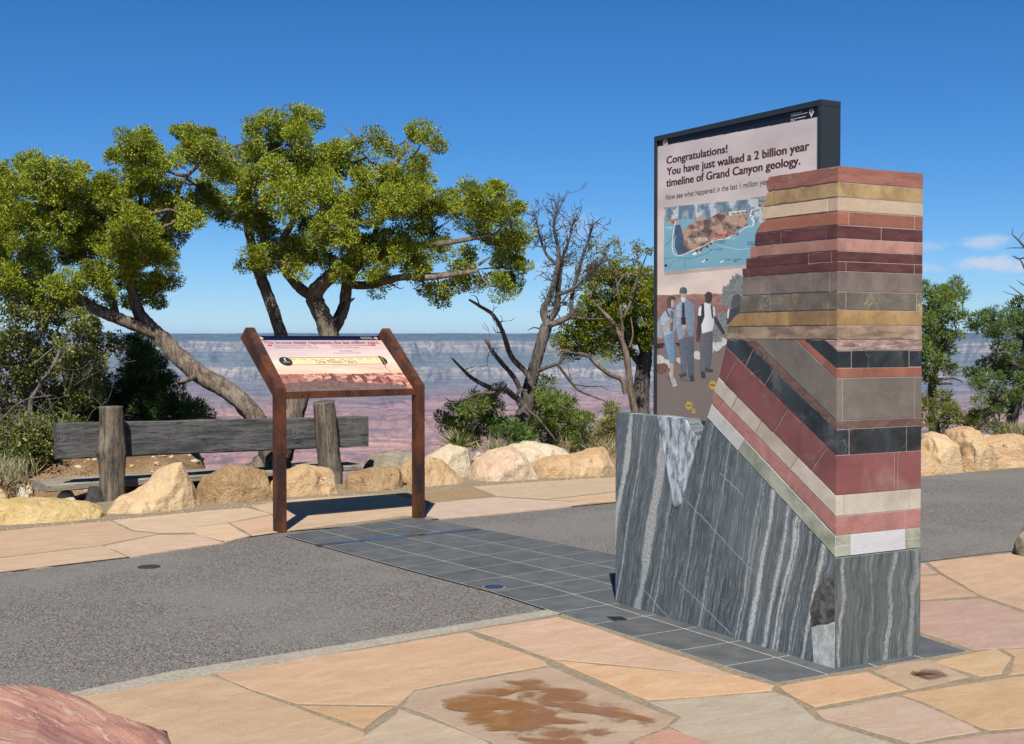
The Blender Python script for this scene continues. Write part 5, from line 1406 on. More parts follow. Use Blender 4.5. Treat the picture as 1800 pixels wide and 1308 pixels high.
def slab():
    """foreground boulder: a tilted flat-topped slab with a broken edge"""
    out = [(-420, 1185), (-200, 1186), (0, 1191), (60, 1197), (110, 1208), (150, 1223), (205, 1250), (240, 1258), (280, 1267), (286, 1290), (292, 1330), (250, 1430), (0, 1500), (-420, 1460)]
    P = []
    for u, v in out:
        z = float(np.interp(u, [-420, 0, 150, 280, 300], [.36, .33, .26, .16, .15])) - (.05 if v > 1300 else 0)
        P.append(ground(u, v, z))
    c = sum(P, Vector()) / len(P)
    V = []; n = 160; rings = 26
    cum = [0]
    for i in range(len(P)): cum.append(cum[-1] + (P[(i + 1) % len(P)] - P[i]).length)
    edge = []
    for i in range(n):
        s = cum[-1] * i / n; k = max(j for j in range(len(P)) if cum[j] <= s + 1e-9); t = (s - cum[k]) / max(1e-6, cum[k + 1] - cum[k])
        edge.append(P[k].lerp(P[(k + 1) % len(P)], t))
    for r_ in range(rings):
        for e in edge:
            if r_ < 18:
                f = r_ / 17; p = c.lerp(e, f)
                p.z += mnoise.fractal(Vector((p.x * 1.5, p.y * 1.5, 2)), 1, 2, 4) * .02 - (.02 * max(0, f - .9) * 10)
                p = p + (e - c).normalized() * mnoise.noise(e * 9) * .018 * f
            else:
                f = (r_ - 17) / 8; p = e + (e - c).normalized() * (.03 * math.sin(f * 3.14) + mnoise.fractal(Vector((e.x * 6, e.y * 6, f * 2)), 1, 2, 4) * .035)
                p.z = (e.z - .02) * (1 - f) - .05 * f
            V.append(p - Vector((c.x, c.y, 0)))
    F = [[r_ * n + i, r_ * n + (i + 1) % n, (r_ + 1) * n + (i + 1) % n, (r_ + 1) * n + i] for r_ in range(rings - 1) for i in range(n)]
    mb = MB(); mb.add(V, F); o = mb.build('boulder', [red_slab_mat()], smooth=True)
    o.location = (c.x, c.y, 0); tag(o, 'large flat banded red boulder in the bottom left corner', 'boulder')
slab()
# ------------------------------------------------------------------ trees and shrubs
def bark_mat(name, c1, c2, c3, k=1.7):
    m = M(name, .9)
    v = m.scale(m.tc, (7, 7, 1.0))
    n1, n2, n3 = m.noise(v, 3, 6, .68, .8), m.noise(v, 9, 5, .7), m.noise(None, 1.7, 3, .6)
    c = m.mix(m.step(n1, .35, .65), c1, c2)
    c = m.mix(m.math('MULTIPLY', m.step(n2, .48, .36), .8), c, mul(c1, .35))
    c = m.mix(m.math('MULTIPLY', m.step(n3, .52, .7), .6), c, c3)
    m.bump(m.math('ADD', n1, n2), 1.0, .03)
    return m.done(c, .9, spec=.1)
BARK = bark_mat('juniper_bark', A(110, 96, 82, 1.7), A(178, 160, 140, 1.7), A(204, 190, 170, 1.7))
BARK_DK = bark_mat('dark_bark', A(92, 85, 80, 1.7), A(142, 132, 124, 1.7), A(176, 167, 158, 1.7))
BARK_GR = bark_mat('silver_dead_wood', A(112, 104, 98, 1.7), A(160, 152, 144, 1.7), A(186, 178, 168, 1.7))
BARK_OR = bark_mat('peeling_bark', A(122, 104, 88, 1.7), A(176, 156, 136, 1.7), A(204, 184, 160, 1.7))

def leaf_mat(name, c, trans=.35, rough=.55):
    m = M(name, rough)
    a = m.attr()
    col = m.mix(1.0, a, c, 'MULTIPLY')
    m.set(m.b.inputs['Base Color'], col); m.b.inputs['Specular IOR Level'].default_value = .08
    t = m.N.new('ShaderNodeBsdfTranslucent')
    m.set(t.inputs['Color'], m.mix(1.0, col, (1.25, 1.2, .6), 'MULTIPLY'))
    mx = m.N.new('ShaderNodeMixShader'); mx.inputs[0].default_value = trans
    m.L.new(m.b.outputs[0], mx.inputs[1]); m.L.new(t.outputs[0], mx.inputs[2])
    m.L.new(mx.outputs[0], m.N['Material Output'].inputs['Surface'])
    return m.mat
JUN = leaf_mat('juniper_foliage', (.205, .238, .024), .12)
PIN = leaf_mat('pinyon_needles', (.150, .200, .045))
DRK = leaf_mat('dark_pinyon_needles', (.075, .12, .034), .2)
OAK = leaf_mat('scrub_leaves', (.185, .205, .065))
YUC = leaf_mat('yucca_leaves', (.26, .27, .10), .2, .5)
SAGE = leaf_mat('sage_grass', (.30, .27, .16))
BERRY = plain('blue_juniper_berry', (170, 188, 205), .6, k=1.5)

def unit(a): return a / (np.linalg.norm(a, axis=-1, keepdims=True) + 1e-9)
def kites(B, D, Ln, W, rng, bend=.25):
    """one narrow folded leaf per base point: 4 verts, 1 quad"""
    n = len(B)
    r = unit(rng.standard_normal((n, 3))); s = unit(np.cross(D, r))
    Ln = Ln[:, None]; W = W[:, None]
    mid = B + D * Ln * .5
    tip = B + D * Ln + np.cross(s, D) * Ln * bend * rng.uniform(-1, 1, (n, 1))
    V = np.stack([B, mid + s * W, tip, mid - s * W], 1).reshape(-1, 3)
    return V, np.arange(n * 4).reshape(n, 4)
def tints(n, per, rng, lo=.7, hi=1.35, hue=.12):
    k = rng.uniform(lo, hi, (n, 1)); h = rng.normal(0, hue, (n, 1))
    c = np.concatenate([k * (1 + h), k, k * (1 - h)], 1).clip(.1, 3)
    return np.repeat(c, per, 0)

def tufts(clumps, rng, dens, tuft_r, per, ln, wd, up=.35, flat=.85, spread=.75, shell=(.35, 1.0), droop=0.0):
    """clumps: list of (centre, radius). Leaf bases and directions in dense round tufts spread over each clump."""
    Bs, Ds, Tn = [], [], []
    for c, r in clumps:
        nt = max(3, int(dens * r * r))
        d = unit(rng.standard_normal((nt, 3)) + np.array([0, 0, .15]))
        rad = r * rng.uniform(shell[0], shell[1], (nt, 1)) ** .6
        tc = np.array(c)[None] + d * rad * np.array([1, 1, flat])
        tr = np.repeat(tuft_r * rng.uniform(.6, 1.35, (nt, 1)), per, 0)
        q = unit(rng.standard_normal((nt * per, 3)))
        b = np.repeat(tc, per, 0) + q * tr * rng.uniform(.1, 1, (nt * per, 1)) ** .45 * np.array([1.15, 1.15, .85])
        dd = unit(q + np.array([0, 0, up - droop]) + np.repeat(d, per, 0) * .3 + rng.standard_normal((nt * per, 3)) * spread)
        Bs.append(b); Ds.append(dd); Tn.append(np.repeat(rng.normal(0, 1, nt), per))
    B, D, T = np.concatenate(Bs), np.concatenate(Ds), np.concatenate(Tn)
    n = len(B)
    return B, D, ln * rng.uniform(.65, 1.3, n), wd * rng.uniform(.7, 1.3, n), T

def twigs_to(clumps, limbs, rng, r0=.008, each=3, wander=.10):
    """thin branches from the nearest limb point out into each clump"""
    LP = np.concatenate([np.array([tuple(p) for p in pts]) for pts, _ in limbs])
    dense = []
    for pts, _ in limbs:
        a = np.array([tuple(p) for p in pts])
        for i in range(len(a) - 1): dense.append(a[i] + (a[i + 1] - a[i]) * np.linspace(0, 1, 6)[:, None])
    LP = np.concatenate(dense)
    nodes = LP
    out = []
    order = sorted(range(len(clumps)), key=lambda i: np.min(np.linalg.norm(LP - np.array(clumps[i][0]), axis=1)))
    for i in order:
        c, r = np.array(clumps[i][0]), clumps[i][1]
        k = np.argmin(np.linalg.norm(nodes - c, axis=1)); p0 = nodes[k]
        m1 = p0 + (c - p0) * .5 + rng.standard_normal(3) * wander * np.linalg.norm(c - p0)
        rr = r0 * (1 + 1.2 * r)
        out.append(([p0, m1, c], [rr * 1.3, rr, rr * .7]))
        nodes = np.concatenate([nodes, [c, m1]])
        for _ in range(each):
            d = unit(rng.standard_normal(3)); e = c + d * r * .95
            out.append(([c, c + d * r * .5 + rng.standard_normal(3) * r * .12, e], [rr * .6, rr * .42, .0025]))
    return out

def tree(name, label, cat, limbs, clumps, leafmat, bark, seed, group=None, dens=260, tuft_r=.07, per=26, ln=.055, wd=.010, berries=0, sides=12, flute=.12, base=None,
         lump=.10, tint=(.7, 1.35, .10), extra=(), each=3, **kw):
    rng = np.random.default_rng(seed)
    base = Vector(base) if base is not None else Vector(limbs[0][0][0])
    root = empty(name, base); tag(root, label, cat, group)
    o = np.array(tuple(base))
    limbs = [(p, [q * .68 for q in r]) for p, r in limbs]; extra = [(p, [q * .68 for q in r]) for p, r in extra]
    V, Q = tube(limbs, sides, lump, seed, flute)
    VQ = [(V, Q)]
    if clumps:
        tw = twigs_to(clumps, limbs, rng, each=each) + list(extra)
        VQ.append(tube(tw, 6, .05, seed))
        B, D, L_, W_, T = tufts(clumps, rng, dens, tuft_r, per, ln, wd, **kw)
        V, Q = kites(B, D, L_, W_, rng)
        C = tints(len(B), 4, rng, *tint)
        C *= np.repeat((1 + .16 * T).clip(.5, 1.6), 4)[:, None]
        mi = np.zeros(len(Q), np.int32)
        crown = obj('crown', mesh_np('crown', V - o, Q, [leafmat], mi, C), root)
        if berries:
            nb = int(len(B) * berries)
            # berries hang in patches, on the outer sprays
            f = fbm(B[:, 0] * 1.7 + B[:, 1], B[:, 2] * 1.7, 3, seed)
            pick = rng.choice(np.nonzero(f > np.quantile(f, .72))[0], nb)
            P = B[pick] + D[pick] * L_[pick][:, None] * 1.02
            s = .0095 * rng.uniform(.6, 1.3, (nb, 1))
            off = np.array([[1, 0, 0], [0, 1, 0], [-1, 0, 0], [0, -1, 0], [0, 0, 1], [0, 0, -1]], float)
            Vb = (P[:, None] + off[None] * s[:, None]).reshape(-1, 3)
            fb = np.array([[0, 1, 4], [1, 2, 4], [2, 3, 4], [3, 0, 4], [1, 0, 5], [2, 1, 5], [3, 2, 5], [0, 3, 5]])
            Fb = (np.arange(nb)[:, None, None] * 6 + fb[None]).reshape(-1, 3)
            tag(obj('berries', mesh_np('berries', Vb - o, Fb, [BERRY], smooth=True), root), kind='stuff')
    obj('trunk', mesh_np('trunk', np.concatenate([q[0] for q in VQ]) - o, np.concatenate([q[1] + sum(len(w[0]) for w in VQ[:i]) for i, q in enumerate(VQ)]), [bark], smooth=True), root)
    return root

DJ = 15.2
def Z6(X, Y): return 400 + X / 2.907, 170 + Y / 2.907
def Z5(X, Y): return X / 2.725, 180 + Y / 2.725
def Z7(X, Y): return 740 + X / 2.617, 320 + Y / 2.617
def cl(conv, lst, d, rng, sd=.45, sc=1.0, rs=1.0):
    out = []
    for q in lst:
        X, Y, r_ = q[:3]
        dd = d + (q[3] if len(q) > 3 else rng.normal(0, sd))
        u, v = conv(X, Y); u2, _ = conv(X + r_, Y)
        out.append((tuple(at(u, v, dd)), abs(u2 - u) / F_PX * dd * rs))
    return out
def lm(conv, pts, d, r, dd=None):
    """limb: points traced on the photo, each with its own distance"""
    n = len(pts)
    ds = dd if dd is not None else [0] * n
    P = [at(*conv(*p[:2]), d + (ds[i] if i < len(ds) else 0)) for i, p in enumerate(pts)]
    return (P, r)
I_ = lambda u, v: (u, v)

def junipers():
    rng = np.random.default_rng(5)
    # middle tree: three stems
    zb = gz(-2.5, 15.2)
    mid = [(140, 170, 58), (128, 235, 42), (205, 130, 55), (330, 120, 70), (410, 125, 55), (250, 210, 90), (370, 220, 85), (180, 300, 70), (440, 320, 105), (55, 330, 75), (300, 340, 100), (200, 420, 105), (60, 460, 105), (40, 580, 105), (150, 620, 110),
           (310, 540, 120), (420, 440, 120), (510, 520, 105), (560, 290, 60), (590, 345, 55), (540, 390, 70), (250, 770, 110), (390, 800, 100), (180, 840, 80), (95, 865, 45), (440, 720, 110), (560, 690, 110), (650, 790, 105), (700, 870, 95), (830, 760, 125), (930, 820, 105),
           (980, 870, 60), (770, 950, 55), (600, 600, 110), (700, 560, 120), (790, 470, 105), (870, 430, 95), (700, 430, 65), (690, 340, 50), (735, 225, 40), (820, 260, 52), (955, 180, 55), (1010, 190, 38), (1055, 245, 32), (940, 310, 42), (980, 390, 62), (990, 450, 48),
           (900, 520, 105), (960, 600, 105), (1060, 560, 85), (1140, 545, 70), (1240, 490, 50), (1200, 590, 80), (1300, 550, 80), (1395, 510, 70), (1440, 590, 75), (1330, 650, 90), (1450, 690, 80), (1420, 780, 100), (1495, 770, 50), (1450, 880, 80), (1470, 950, 50),
           (1390, 970, 55), (1310, 950, 45), (1210, 890, 75), (1090, 990, 50), (1100, 1035, 32), (1160, 960, 50), (1000, 960, 38), (1240, 800, 50), (1100, 790, 60), (1060, 680, 65), (500, 300, 60), (640, 250, 35), (520, 860, 55), (330, 890, 60), (600, 900, 60)]
    c = cl(Z6, mid, DJ, rng, .5, rs=1.06)
    L_ = [lm(I_, [(455, 835), (484, 800), (508, 750), (528, 690), (556, 640), (578, 595), (566, 555), (548, 522)], DJ, [.30, .24, .21, .19, .18, .17, .15, .13], [0, 0, 0, 0, 0, 0, 0, 0]),
          lm(I_, [(566, 555), (552, 520), (575, 490), (612, 462), (655, 440), (700, 420)], DJ, [.15, .14, .12, .10, .07, .04], [0, 0, -.1, -.2, -.2, -.1]),
          lm(I_, [(548, 522), (525, 505), (505, 480), (480, 440), (450, 400)], DJ, [.10, .09, .08, .06, .04], [0, .05, .1, .1, 0]),
          lm(I_, [(572, 600), (592, 570), (606, 535), (610, 500), (625, 470), (650, 430)], DJ, [.10, .11, .10, .10, .08, .05], [.1, .2, .3, .3, .4, .4]),
          lm(I_, [(612, 500), (650, 500), (700, 488), (745, 486), (800, 482), (840, 476)], DJ, [.07, .07, .06, .055, .045, .03], [.3, .1, -.1, -.2, -.25, -.3]),
          lm(I_, [(700, 420), (745, 432), (790, 426), (840, 418), (870, 412)], DJ, [.05, .05, .045, .035, .02], [-.1, -.3, -.45, -.45, -.4]),
          lm(I_, [(510, 765), (506, 690), (500, 610), (482, 550), (464, 500), (452, 470), (440, 420), (430, 360), (450, 300), (490, 250)], DJ + .35, [.15, .13, .115, .105, .10, .09, .075, .06, .045, .03]),
          lm(I_, [(655, 440), (665, 380), (680, 300), (690, 285)], DJ, [.06, .05, .04, .03]), lm(I_, [(684, 300), (700, 280), (713, 262), (716, 245)], DJ - .2, [.035, .035, .03, .02]),
          lm(I_, [(684, 300), (665, 290), (650, 285)], DJ - .25, [.03, .02, .012]), lm(I_, [(480, 440), (520, 380), (540, 300), (520, 230)], DJ, [.06, .05, .04, .02])]
    dead = [lm(Z6, [(680, 290), (655, 220), (630, 185), (600, 160), (578, 142)], DJ - .3, [.03, .022, .015, .010, .004]), lm(Z6, [(640, 200), (622, 170), (612, 160)], DJ - .3, [.012, .008, .003]), lm(Z6, [(655, 225), (668, 195)], DJ - .3, [.012, .004]),
            lm(Z6, [(40, 350), (20, 300), (0, 265), (-20, 240)], DJ - .4, [.022, .018, .012, .006]), lm(Z6, [(0, 268), (50, 245), (90, 228)], DJ - .4, [.012, .009, .003]), lm(Z6, [(1010, 520), (1050, 490), (1076, 468)], DJ - .3, [.010, .007, .003]),
            lm(Z6, [(160, 535), (200, 515), (255, 490), (300, 470)], DJ - .75, [.045, .05, .045, .03]), lm(Z6, [(235, 355), (270, 330), (325, 318)], DJ - .7, [.018, .014, .004]), lm(Z6, [(600, 660), (660, 655), (740, 630)], DJ - .8, [.015, .012, .004]),
            lm(Z6, [(1010, 925), (1080, 920), (1160, 910)], DJ - .7, [.05, .045, .03]), lm(Z6, [(1280, 860), (1340, 820)], DJ - .6, [.03, .015]), lm(Z6, [(1300, 890), (1340, 960), (1330, 1010)], DJ - .6, [.015, .01, .004]),
            lm(Z6, [(35, 780), (80, 790), (120, 810)], DJ - .4, [.004, .01, .014]), lm(Z6, [(840, 960), (880, 980), (900, 975)], DJ - .4, [.014, .008, .003]), lm(Z6, [(135, 925), (165, 940)], DJ, [.008, .03]), lm(Z6, [(650, 1030), (620, 1045)], DJ, [.01, .04])]
    tree('juniper_tree', 'spreading juniper with several upright trunks and a wide crown behind the slanted sign', 'tree', L_, c, JUN, BARK, 11, dens=300, per=270, berries=.004, ln=.030, wd=.0072, tuft_r=.098, spread=.42, extra=dead, group='junipers behind the bench')
    # left tree: one leaning trunk
    left = [(640, 200, 85), (720, 230, 75), (600, 260, 65), (680, 330, 105), (760, 330, 55), (880, 160, 60), (955, 190, 85), (1040, 250, 85), (1010, 330, 75), (900, 250, 55), (840, 290, 35), (960, 430, 60), (930, 500, 55), (1000, 480, 60),
            (130, 320, 85), (230, 345, 95), (330, 320, 75), (60, 440, 105), (180, 430, 110), (300, 420, 110), (430, 390, 85), (520, 420, 85), (600, 480, 110), (700, 450, 90), (790, 430, 65), (480, 520, 115), (360, 560, 120), (240, 560, 120), (100, 580, 115), (20, 560, 90),
            (620, 600, 110), (740, 560, 95), (850, 520, 75), (900, 570, 65), (870, 630, 50), (780, 690, 75), (700, 700, 95), (820, 770, 55), (600, 720, 100), (500, 660, 115), (380, 690, 120), (240, 710, 120), (90, 710, 110), (120, 830, 95), (20, 830, 80), (60, 900, 60),
            (200, 910, 80), (320, 890, 85), (430, 830, 85), (500, 930, 50), (560, 820, 75), (660, 800, 85), (760, 850, 55), (830, 880, 35), (700, 890, 75), (640, 950, 45), (740, 970, 30), (400, 1000, 60), (300, 990, 70), (180, 990, 50), (420, 1050, 40),
            (-80, 480, 120), (-110, 640, 120), (-60, 760, 100), (-220, 560, 140), (-40, 370, 80)]
    c = cl(Z5, left, DJ - .1, rng, .5, rs=1.06)
    D2 = DJ - .15
    L_ = [lm(I_, [(492, 830), (466, 770), (440, 724), (400, 688), (352, 660), (315, 628), (285, 595), (262, 572), (244, 548), (236, 520), (228, 480), (232, 430), (245, 380)], D2, [.24, .185, .165, .155, .15, .14, .135, .125, .10, .085, .075, .06, .04]),
          lm(I_, [(278, 590), (240, 574), (205, 560), (170, 545), (138, 525), (100, 500), (60, 490), (10, 480), (-40, 460)], D2, [.11, .10, .095, .09, .085, .075, .06, .045, .03], [0, -.1, -.15, -.2, -.2, -.2, -.2, -.2, -.2]),
          lm(I_, [(205, 560), (185, 500), (160, 480), (140, 420), (120, 360)], D2, [.07, .06, .05, .04, .03], [.1, .1, .1, .1, .1]), lm(I_, [(228, 480), (260, 420), (300, 370), (320, 320), (350, 290)], D2, [.06, .05, .04, .035, .025], [0, -.1, -.1, -.1, -.1]),
          lm(I_, [(345, 660), (330, 668), (312, 672)], D2 - .1, [.05, .04, .012]), lm(I_, [(245, 380), (250, 320), (245, 270)], D2, [.04, .03, .02])]
    dead = [lm(Z5, [(1130, 290), (1095, 235), (1050, 200), (1010, 180), (990, 145)], D2 - .4, [.028, .022, .016, .010, .003]), lm(Z5, [(1050, 200), (1040, 165), (1048, 135)], D2 - .4, [.010, .007, .003]), lm(Z5, [(1090, 215), (1150, 205), (1175, 185)], D2 - .4, [.012, .009, .003]), lm(Z5, [(1075, 210), (1082, 175), (1075, 155)], D2 - .4, [.010, .006, .003]),
            lm(Z5, [(690, 525), (740, 530), (800, 515), (850, 520)], D2 - .6, [.02, .03, .025, .012]), lm(Z5, [(765, 600), (800, 590), (840, 570)], D2 - .6, [.022, .02, .008]), lm(Z5, [(860, 380), (900, 390), (930, 395)], D2 - .3, [.025, .02, .01]), lm(Z5, [(800, 330), (850, 345), (900, 355)], D2 - .3, [.02, .03, .035])]
    tree('juniper_tree', 'juniper with a single bare trunk leaning far to the left over the bench', 'tree', L_, c, JUN, BARK, 12, dens=300, per=270, berries=.005, ln=.030, wd=.0072, tuft_r=.098, spread=.42, extra=dead, group='junipers behind the bench')
junipers()

def grow(p, d, ln, r, depth, rng, out, spread=.55, up=.15, kink=.22, nseg=4, kids=(3, 5)):
    """bare twig system"""
    pts, rad = [p], [r]
    for k in range(nseg):
        d = unit(d + rng.standard_normal(3) * kink + np.array([0, 0, up * .3])); p = p + d * ln / nseg
        pts.append(p); rad.append(max(.0030, r * (1 - .8 * (k + 1) / nseg)))
    out.append((pts, rad))
    if depth <= 0: return
    for _ in range(rng.integers(*kids)):
        k = rng.integers(1, nseg + 1)
        dd = unit(unit(np.array(pts[k]) - np.array(pts[k - 1])) + rng.standard_normal(3) * spread + np.array([0, 0, up]))
        grow(np.array(pts[k]), dd, ln * rng.uniform(.45, .75), max(.0025, rad[k] * .75), depth - 1, rng, out, spread, up, kink, nseg, kids)

def dead_tree():
    rng = np.random.default_rng(7); d = 16.4
    Lm = lambda pts, r, dd=0: lm(Z7, pts, d + dd, r)
    limbs = [Lm([(430, 1190), (462, 1110), (488, 1020), (505, 930), (530, 830), (555, 740), (580, 655)], [.15, .15, .145, .135, .12, .115, .11]),
             Lm([(580, 655), (562, 590), (592, 530), (618, 440), (634, 350), (624, 270), (610, 190), (630, 110), (636, 45)], [.085, .075, .06, .055, .045, .035, .025, .014, .004]),
             Lm([(580, 650), (625, 585), (630, 500), (640, 400), (650, 350), (680, 270), (700, 190), (730, 130)], [.07, .065, .055, .045, .035, .025, .015, .004], .1),
             Lm([(590, 660), (640, 640), (690, 610), (692, 540), (712, 450), (740, 350), (770, 270), (800, 190), (850, 160)], [.07, .065, .055, .045, .04, .03, .02, .012, .004], -.1),
             Lm([(630, 520), (700, 490), (770, 430), (820, 380), (850, 330)], [.04, .035, .025, .015, .004], -.2), Lm([(620, 380), (570, 320), (540, 220), (525, 150), (505, 100)], [.035, .028, .02, .012, .004], .2),
             Lm([(690, 620), (770, 630), (850, 628)], [.035, .02, .006], -.2), Lm([(560, 680), (520, 670), (490, 685)], [.02, .012, .004]), Lm([(500, 905), (478, 870), (420, 810), (392, 740), (372, 680), (330, 610), (270, 570), (220, 540)], [.06, .055, .055, .05, .045, .04, .035, .02], -.2),
             Lm([(372, 690), (345, 690), (330, 660)], [.015, .01, .004], -.2), Lm([(270, 570), (255, 530), (230, 520)], [.014, .01, .004], -.2), Lm([(460, 960), (430, 900), (370, 830), (330, 780), (296, 720)], [.055, .05, .045, .04, .03], -.1),
             Lm([(470, 1020), (430, 985), (380, 950), (320, 945), (240, 905), (190, 860), (140, 808)], [.07, .065, .055, .05, .04, .032, .015], -.3), Lm([(380, 950), (330, 970), (260, 975), (180, 1010), (110, 1020)], [.04, .035, .028, .02, .006], -.4),
             Lm([(540, 870), (580, 852), (640, 828), (655, 785), (720, 790), (760, 800)], [.045, .04, .035, .03, .025, .012], -.2), Lm([(630, 840), (690, 920), (730, 960), (800, 990), (850, 1010), (885, 1045)], [.03, .025, .022, .018, .012, .004], -.3),
             Lm([(700, 930), (770, 940), (830, 940), (860, 960)], [.014, .012, .009, .004], -.3), Lm([(545, 930), (590, 990), (640, 1030), (690, 1050)], [.04, .032, .024, .010], -.1), Lm([(480, 1040), (540, 1090), (590, 1150), (625, 1195)], [.03, .022, .016, .006], -.4),
             Lm([(460, 1040), (440, 1000), (455, 960), (490, 960)], [.03, .028, .03, .02], -.35), Lm([(330, 1040), (260, 1060), (200, 1030), (150, 1050)], [.02, .016, .012, .004], -.4), Lm([(180, 1010), (130, 1005), (110, 990)], [.012, .01, .006], -.4)]
    tw = []
    for k, (pts, rad) in enumerate(limbs[1:6]):
        P = np.array([tuple(p) for p in pts])
        for _ in range(30 if k < 3 else 18):
            f = rng.uniform(.8, len(P) - 1.9); i = int(f); q = P[i] + (P[i + 1] - P[i]) * (f - i)
            dd = unit(unit(P[i + 1] - P[i]) + rng.standard_normal(3) * .75 + np.array([0, 0, .1]))
            grow(q, dd, rng.uniform(.12, .28), .009, 2, rng, tw, .6, .12, .25, 4, (2, 4))
    for k in (8, 11, 12, 13, 14, 15):
        P = np.array([tuple(p) for p in limbs[k][0]])
        for _ in range(4):
            f = rng.uniform(.8, len(P) - 1.01); i = int(f); q = P[i] + (P[i + 1] - P[i]) * (f - i)
            grow(q, unit(rng.standard_normal(3) + np.array([0, 0, .2])), rng.uniform(.10, .28), .007, 1, rng, tw, .7, .0, .3, 3, (1, 3))
    base = Vector(limbs[0][0][0]); o = np.array(tuple(base))
    root = empty('dead_tree', base); tag(root, 'leafless dead tree with a dark forked trunk and fine bare twigs', 'tree')
    limbs = [(p, [q * .60 for q in r]) for p, r in limbs]
    V, Q = tube(limbs, 12, .12, 3, .10); V2, Q2 = tube(tw, 4, 0, 3)
    obj('trunk', mesh_np('trunk', np.concatenate([V, V2]) - o, np.concatenate([Q, Q2 + len(V)]), [BARK_DK], smooth=True), root)
dead_tree()

def pinyon_kw(**k):
    a = dict(dens=420, tuft_r=.075, per=80, ln=.052, wd=.0062, spread=.35, up=.35, sides=10, flute=.06, tint=(.7, 1.4, .08)); a.update(k); return a

def shrubs():
    rng = np.random.default_rng(9)
    # pinyon bush round the foot of the dead tree
    b = [(110, 1110, 45), (170, 1080, 60), (240, 1040, 60), (300, 1000, 50), (360, 970, 45), (200, 1130, 55), (280, 1110, 60), (240, 1180, 45), (330, 1060, 55), (560, 930, 40), (590, 980, 55), (640, 1020, 55), (560, 1040, 60), (690, 1080, 55), (620, 1110, 60), (740, 1095, 38),
         (550, 1130, 55), (690, 1150, 55), (740, 1170, 40), (620, 1180, 50), (530, 1000, 40), (510, 1100, 45), (760, 1090, 24)]
    c = cl(Z7, b, 16.6, rng, .3, rs=1.15)
    L_ = [lm(Z7, [(470, 1210), (440, 1130), (360, 1090), (260, 1080), (170, 1090)], 16.7, [.06, .05, .04, .03, .015]), lm(Z7, [(480, 1210), (540, 1130), (600, 1060), (600, 980)], 16.7, [.06, .05, .04, .02]), lm(Z7, [(540, 1130), (620, 1120), (720, 1110)], 16.6, [.04, .03, .012])]
    tree('pinyon_bush', 'low sprawling green pinyon around the foot of the dead tree', 'bush', L_, c, PIN, BARK_DK, 21, **pinyon_kw())
    b = [(350, 1130, 50), (400, 1110, 45), (440, 1130, 45), (380, 1165, 50), (440, 1170, 45), (480, 1165, 30)]
    c = cl(Z7, b, 16.0, rng, .15, rs=.9)
    tree('pinyon_sapling', 'small bright green pinyon sapling just behind the pale boulder', 'bush', [lm(Z7, [(400, 1215), (400, 1160), (400, 1110)], 16.0, [.03, .025, .01])], c, leaf_mat('bright_pinyon_needles', (.10, .17, .04)), BARK_DK, 22, **pinyon_kw(per=90))
    # round juniper behind the display sign
    b = [(720, 620, 50), (640, 740, 40), (690, 700, 55), (780, 420, 45), (840, 420, 55), (900, 400, 50), (1000, 520, 70), (900, 620, 80), (690, 770, 50), (760, 650, 60), (740, 740, 60), (760, 560, 50), (800, 490, 60), (810, 600, 70), (800, 700, 75), (860, 640, 75), (880, 540, 75), (860, 460, 60), (870, 740, 60), (940, 480, 65), (960, 560, 75), (940, 660, 75), (960, 740, 60), (1020, 450, 60),
         (1040, 540, 70), (1030, 640, 70), (1030, 730, 60), (780, 780, 40), (860, 790, 35), (940, 790, 30), (1090, 480, 80), (1100, 600, 80), (1100, 700, 70), (960, 400, 40)]
    c = cl(Z7, b, 18.2, rng, .4, rs=.9)
    L_ = [lm(Z7, [(1010, 1080), (1010, 960), (1020, 860), (1030, 780), (1000, 700), (960, 620)], 18.3, [.20, .17, .15, .13, .10, .05]), lm(Z7, [(1020, 860), (980, 800), (930, 740), (860, 700)], 18.3, [.08, .06, .05, .03]), lm(Z7, [(1000, 700), (1060, 620), (1060, 520)], 18.3, [.08, .06, .03])]
    tree('round_juniper', 'dense rounded juniper partly hidden by the display sign', 'tree', L_, c, JUN, BARK_DK, 23, dens=380, per=130, ln=.036, wd=.0088, tuft_r=.085, spread=.45, tint=(.55, 1.1, .08))
    # half dead scrub with a peeling trunk in front of it
    b = [(800, 270, 35), (850, 300, 45), (900, 270, 35), (920, 330, 40), (860, 360, 40), (800, 330, 35), (990, 290, 26), (1000, 340, 40), (960, 360, 40), (1040, 330, 30), (940, 420, 40), (1000, 430, 40), (880, 420, 35), (990, 500, 35), (900, 500, 35), (1040, 400, 35), (800, 480, 26), (830, 540, 30)]
    c = cl(Z7, b, 17.0, rng, .3, rs=.95)
    L_ = [lm(Z7, [(985, 1060), (968, 980), (958, 900), (945, 800), (920, 720), (885, 650), (830, 590), (780, 540)], 17.0, [.075, .07, .065, .06, .05, .04, .03, .012]), lm(Z7, [(925, 730), (925, 640), (910, 540), (900, 460), (875, 400), (850, 330)], 17.0, [.035, .03, .026, .022, .018, .008]),
          lm(Z7, [(925, 640), (960, 560), (985, 480), (1000, 400), (995, 320)], 17.0, [.028, .024, .02, .014, .006]), lm(Z7, [(942, 975), (925, 910), (870, 885), (810, 840), (770, 800), (715, 785), (650, 775), (630, 800)], 16.9, [.05, .05, .045, .04, .034, .028, .02, .008]),
          lm(Z7, [(960, 760), (975, 700), (965, 620)], 17.0, [.02, .016, .006]), lm(Z7, [(1050, 670), (1020, 640), (1010, 620)], 16.9, [.014, .012, .005])]
    tree('scrub_tree', 'thin half bare scrub tree with a peeling pale trunk beside the display sign', 'tree', L_, c, OAK, BARK_OR, 24, dens=300, per=26, tuft_r=.06, ln=.034, wd=.011, sides=10, flute=.12, each=4)
